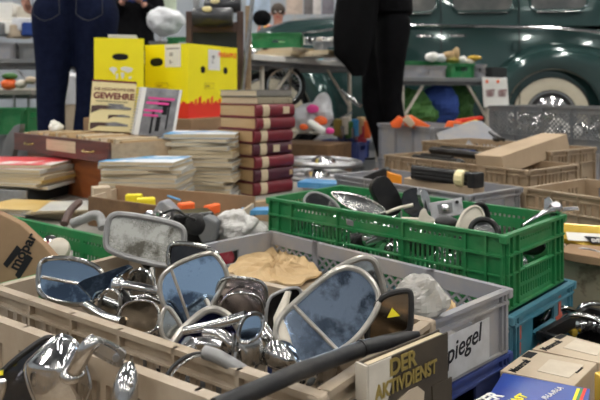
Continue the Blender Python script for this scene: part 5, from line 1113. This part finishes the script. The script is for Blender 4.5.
for z in (.55, 1.22): MB().box((-3.2, 6.6, z), (2.2, .4, .04)).build('shelf_board', M['ivory'], t, True)
for x in (-4.25, -2.15): MB().box((x, 6.6, .8), (.05, .4, 1.6)).build('upright', M['steel'], t, True)
for i in range(9):
    c = (-4.1+.23*i, 6.55, 1.2405); t = thing('goods_box', 'bright box standing on the pale shelf at the upper left', 'box', c, 0, 'boxes on the pale shelf'); MB().box((0, 0, .07+.01*(i % 3)), (.18, .2, .14+.02*(i % 3))).build('box', M[['white', 'orange', 'white', 'yell', 'white', 'white', 'ivory', 'white', 'kraft'][i]], t, bevel=.003)
t, u, v = folding_table('lower bench with odds and ends left of the jeans', (-2.8, 3.97, 0), (-1.64, 3.97, 0), .26, .55, M['board'], M['steel'], .01)
for i, (x, y, m_, sc, lab) in enumerate(((9, 86, 'orange', (1.4, 1, 1), 'orange and green parcel on the lower bench'), (10, 78, 'leaf', (1.4, 1, .6), 'dark green leafy piece on the lower bench'), (21, 88, 'ivory', (1, 1, .8), 'cream curved part on the lower bench'), (31, 82, 'palecard', (1, 1, .7), 'tan parcel on the lower bench near the jeans'))):
    c = P(x, y, 3.98); c.z = max(c.z, .575); t = thing('parcel', lab, 'parcel', tuple(c)); MB().ball((0, 0, .01), .035, sc, 14, 10).build('parcel', M[m_], t, noise=.01, nscale=20)
crate('green-blue crate on the floor left of the jeans', M['green'], (-2.1, 3.66), 'NL', 0, .55, .26, .30, .145, 'solid')
crate('grey crate under the green-blue crate left of the jeans', M['dgrey'], (-2.1, 3.66), 'NL', 0, .55, .26, 0, .298, 'solid')
t = thing('white_bucket', 'white bucket with a tan base seen between the legs of the jeans', 'bucket', (P(68, 90, 4.1).x, 4.15, .18))
c = V((P(68, 90, 4.15).x, 4.15, 0)); MB().lathe(c+V((0, 0, .46)), (0, 0, 1), [(.07, 0), (.085, .10), (.085, .18), (.06, .2)], 22).build('pail', M['bag'], t, True, smooth=True); MB().lathe(c, (0, 0, 1), [(.06, 0), (.055, .3), (.065, .458)], 20).build('base', M['palecard'], t, True, smooth=True)
# table with the white bag behind the cartons
t, u, v = folding_table('folding table with a big white bag behind the yellow cartons', (-1.45, 4.75, 0), (-.35, 4.75, 0), .5, .83, M['dgrey'], M['steel'])
t = thing('plastic_bag', 'big white plastic bag on the table behind the yellow cartons', 'bag', tuple(P(162, 22, 5.0))); MB().ball(P(165, 22, 5.0), .135, (1.05, .8, .80), 30, 20).build('bag', M['bag'], t, True, noise=.08, nscale=8)
crate('small green crate in front of the big white bag', M['green'], (P(168, 40, 4.8).x, 4.8), 'NL', 5, .17, .16, .8305, .11, 'solid')
crate('small dark grey crate beside the small green crate', M['dgrey'], (P(150, 40, 4.8).x, 4.8), 'NL', 5, .12, .16, .8305, .08, 'solid')
# stands and posters at the back
for i, (x0, x1, y0, y1, m_, lab) in enumerate(((246, 270, -20, 22, (.32, .40, .50), 'pale blue poster board left of the person in black'), (286, 303, -20, 14, (.42, .34, .28), 'tan poster board at the back'), (304, 313, -20, 14, (.10, .09, .09), 'dark narrow poster board at the back'), (313, 321, -20, 14, (.45, .42, .40), 'pale narrow poster board at the back'), (322, 334, -20, 14, (.12, .11, .13), 'dark poster board beside the black jacket'), (120, 142, -10, 20, (.22, .25, .42), 'bluish poster board far behind'), (144, 176, -12, 30, (.38, .44, .33), 'pale green poster board far behind'))):
    a, b = P(x0, y0, 8.5), P(x1, y1, 8.5); t = thing('poster_board', lab, 'poster', ((a.x+b.x)/2, 8.5, 0))
    MB().box(((a.x+b.x)/2, 8.52, (a.z+b.z)/2), (abs(b.x-a.x), .03, abs(a.z-b.z))).build('panel', mat('poster', m_, .6, col2=tuple(min(1, q*1.7+.05) for q in m_), scale=4, amt=.7), t, True)
    MB().box(((a.x+b.x)/2, 8.54, b.z/2), (.04, .04, b.z)).build('post', M['steel'], t, True)
p4 = dict(base); t, J = person('small distant person in a pink flowered top left of the green hood', (P(278, 0, 8.0).x, 8.0, 0), 0, p4, dict(m=mat('flower_print', (.55, .12, .15), .8, col2=(.8, .5, .1), scale=18, amt=1, lo=.5, hi=.55)), dict(m=M['cloth']))
t.scale = (.92, .92, .92)
t = thing('black_backpack', 'black rucksack on a stand left of the pink top', 'bag', tuple(P(262, 18, 7.6))); MB().ball(P(262, 18, 7.6), .11, (1, .7, .9)).build('bag', M['cloth'], t, True, smooth=True); MB().cyl(P(262, 24, 7.6), V((P(262, 30, 7.6).x, 7.6, 0)), .02).build('stand', M['steel'], t, True)
# ================================================================ the car
cr_ = thing('vintage_car', 'dark green vintage sedan with chrome strip and whitewall tyre', 'car', (2.15+.72*.139, 5.55+.72*.99, 0), 172)
PT = M['carpaint']
def loft(name, st, sec, m, par, **k):
    mb = MB(); rs = []
    for s in st:
        half = sec(*s); ring = [V((s[0], y, z)) for y, z in half]+[V((s[0], -y, z)) for y, z in half[::-1]]; rs.append(ring)
    mb.rings(rs); return mb.build(name, m, par, smooth=True, **k)
def lower(x, hw, zt, crown=.05):
    return [(hw*.90, .26), (hw*.97, .30), (hw*1.0, .55), (hw*.995, .80), (hw*.97, .98*zt/1.1), (hw*.93, zt), (hw*.6, zt+crown), (hw*.2, zt+crown*1.4)]
loft('body_shell', [(-1.12, .30, .62), (-1.02, .48, .80), (-.8, .60, .96), (-.45, .67, 1.06), (0, .70, 1.12), (.6, .71, 1.14), (1.3, .70, 1.15), (1.62, .66, 1.17)], lower, PT, cr_)
loft('bonnet', [(1.60, .62, 1.18, .06), (1.9, .50, 1.17, .08), (2.35, .38, 1.13, .09), (2.68, .26, 1.05, .08), (2.78, .16, .96, .05)], lower, PT, cr_)
def gh(x, b, r, zr, zb=1.10): return [(b, zb), (b*.985, 1.22), (b*.96, zr*.72+zb*.28), (r, zr-.05), (r*.85, zr-.01), (r*.3, zr+.02)]
loft('cabin', [(-1.0, .42, .2, 1.12, .95), (-.75, .56, .42, 1.34), (-.40, .65, .52, 1.54), (.1, .68, .56, 1.62), (.7, .68, .56, 1.64), (1.25, .67, .54, 1.60), (1.45, .64, .50, 1.50), (1.72, .58, .40, 1.22)], gh, PT, cr_)
def rrect(x0, x1, z0, z1, yb, yt, r=.07, n=4):
    pts = []
    for cx_, cz_, a0_ in ((x1-r, z1-r, 0), (x0+r, z1-r, 90), (x0+r, z0+r, 180), (x1-r, z0+r, 270)):
        for k in range(n+1):
            a = R(a0_+90*k/n); x, z = cx_+r*math.cos(a), cz_+r*math.sin(a); f = (z-z0)/(z1-z0); pts.append(V((x, yb+(yt-yb)*f, z)))
    return pts
for (x0, x1) in ((-.30, .17), (.31, .83), (.96, 1.42)):
    q = rrect(x0, x1, 1.235, 1.50, .690, .645); w_ = MB().prism(q, (0, -.02, 0)).build('side_window', M['carglass'], cr_)
    MB().tube([p+V((0, .004, 0)) for p in q], .011, 8, True).build('window_surround', PT, w_, smooth=True)
    MB().tube([V((x0+.05, .703, 1.222)), V((x1-.05, .703, 1.222))], .006, 6).build('sill_trim', CH, w_, smooth=True)
for s in (1, -1):
    pts = [(-1.05, .50, .80), (-.85, .60, .91), (-.60, .665, .99), (-.35, .70, 1.045), (0, .72, 1.08), (.5, .728, 1.10), (1.1, .724, 1.115), (1.6, .68, 1.13), (2.2, .44, 1.08)]
    MB().tube([V((a, b*s, c)) for a, b, c in pts], .012, 8).build('chrome_strip', CH, cr_, smooth=True)
for x in (.265, .925, 1.50): MB().tube([V((x, .716, .34)), V((x, .722, .7)), V((x, .712, 1.05)), V((x, .69, 1.2)), V((x, .67, 1.45))], .004, 6).build('door_gap', M['ink'], cr_, smooth=True)
for x in (.72, 1.0): 
    hnd = MB().tube([V((x, .725, 1.02)), V((x+.02, .765, 1.02)), V((x+.12, .765, 1.02)), V((x+.13, .75, 1.02))], .013, 8).build('door_handle', CH, cr_, smooth=True)
MB().box((.31, .725, .93), (.03, .02, .07)).build('hinge', PT, cr_, bevel=.004)
MB().box((.95, .76, .30), (1.2, .16, .04)).build('running_board', M['rubber'], cr_, bevel=.01)
def fender(xc, s, rx0, rx1, rz):
    mb = MB(); rings_ = []
    for k in range(8):
        f = k/7; ring = []
        for i in range(25):
            a = R(-12+204*i/24); ca, sa = math.cos(a), math.sin(a); rx = rx1 if ca > 0 else rx0
            x = xc+(.385+(rx-.385)*f)*ca; z = .34+(.385+(rz-.385)*f)*sa; z = max(z, .22)
            y = [.775, .80, .815, .818, .81, .785, .74, .66][k]
            ring.append(V((x, y*s, z)))
        rings_.append(ring)
    mb.rings(rings_, cap0=False, cap1=False, closed=False); o = mb.build('fender', PT, cr_, smooth=True, sub=1); so = o.modifiers.new('s', 'SOLIDIFY'); so.thickness = .012; so.offset = 0
for s in (1, -1):
    fender(0, s, .98, .60, .62); fender(2.45, s, .62, .50, .58)
    for xw in (0, 2.45):
        y0 = .60*s; ax = V((0, s, 0)); c = V((xw, .52*s, .34))
        w_ = MB().lathe(c, ax, [(.20, 0), (.30, 0), (.335, .03), (.34, .08), (.34, .13), (.33, .17), (.315, .185)], 40).build('tyre', M['rubber'], cr_, smooth=True)
        MB().lathe(c, ax, [(.315, .18), (.314, .188), (.28, .198), (.235, .194), (.20, .18)], 40).build('whitewall', M['whitewall'], w_, smooth=True)
        MB().lathe(c, ax, [(.205, .15), (.205, .186), (.19, .190), (.165, .165), (.16, .16)], 40).build('rim', M['dgrey'], w_, smooth=True)
        MB().lathe(c, ax, [(.165, .16), (.16, .18), (.13, .20), (.07, .215), (.02, .22)], 32).build('hub_cap', CH, w_, smooth=True)
        MB().lathe(V((xw, .40*s, .34)), ax, [(.42, 0), (.42, .14), (.405, .141)], 32).build('wheel_well', M['ink'], cr_, smooth=True)
MB().tube([V((-1.15, -.6, .42)), V((-1.2, 0, .42)), V((-1.15, .6, .42))], .045, 12).build('rear_bumper', CH, cr_, smooth=True)
MB().tube([V((2.98, -.6, .42)), V((3.06, 0, .42)), V((2.98, .6, .42))], .045, 12).build('front_bumper', CH, cr_, smooth=True)
for s in (1, -1): MB().ball((2.62, .46*s, .90), .11, (1.2, 1, 1), 18, 12).build('headlamp', CH, cr_, smooth=True)
for o in list(bpy.data.objects):
    if 'L' in o: del o['L']
    if o.parent is not None and 'category' in o: del o['category']
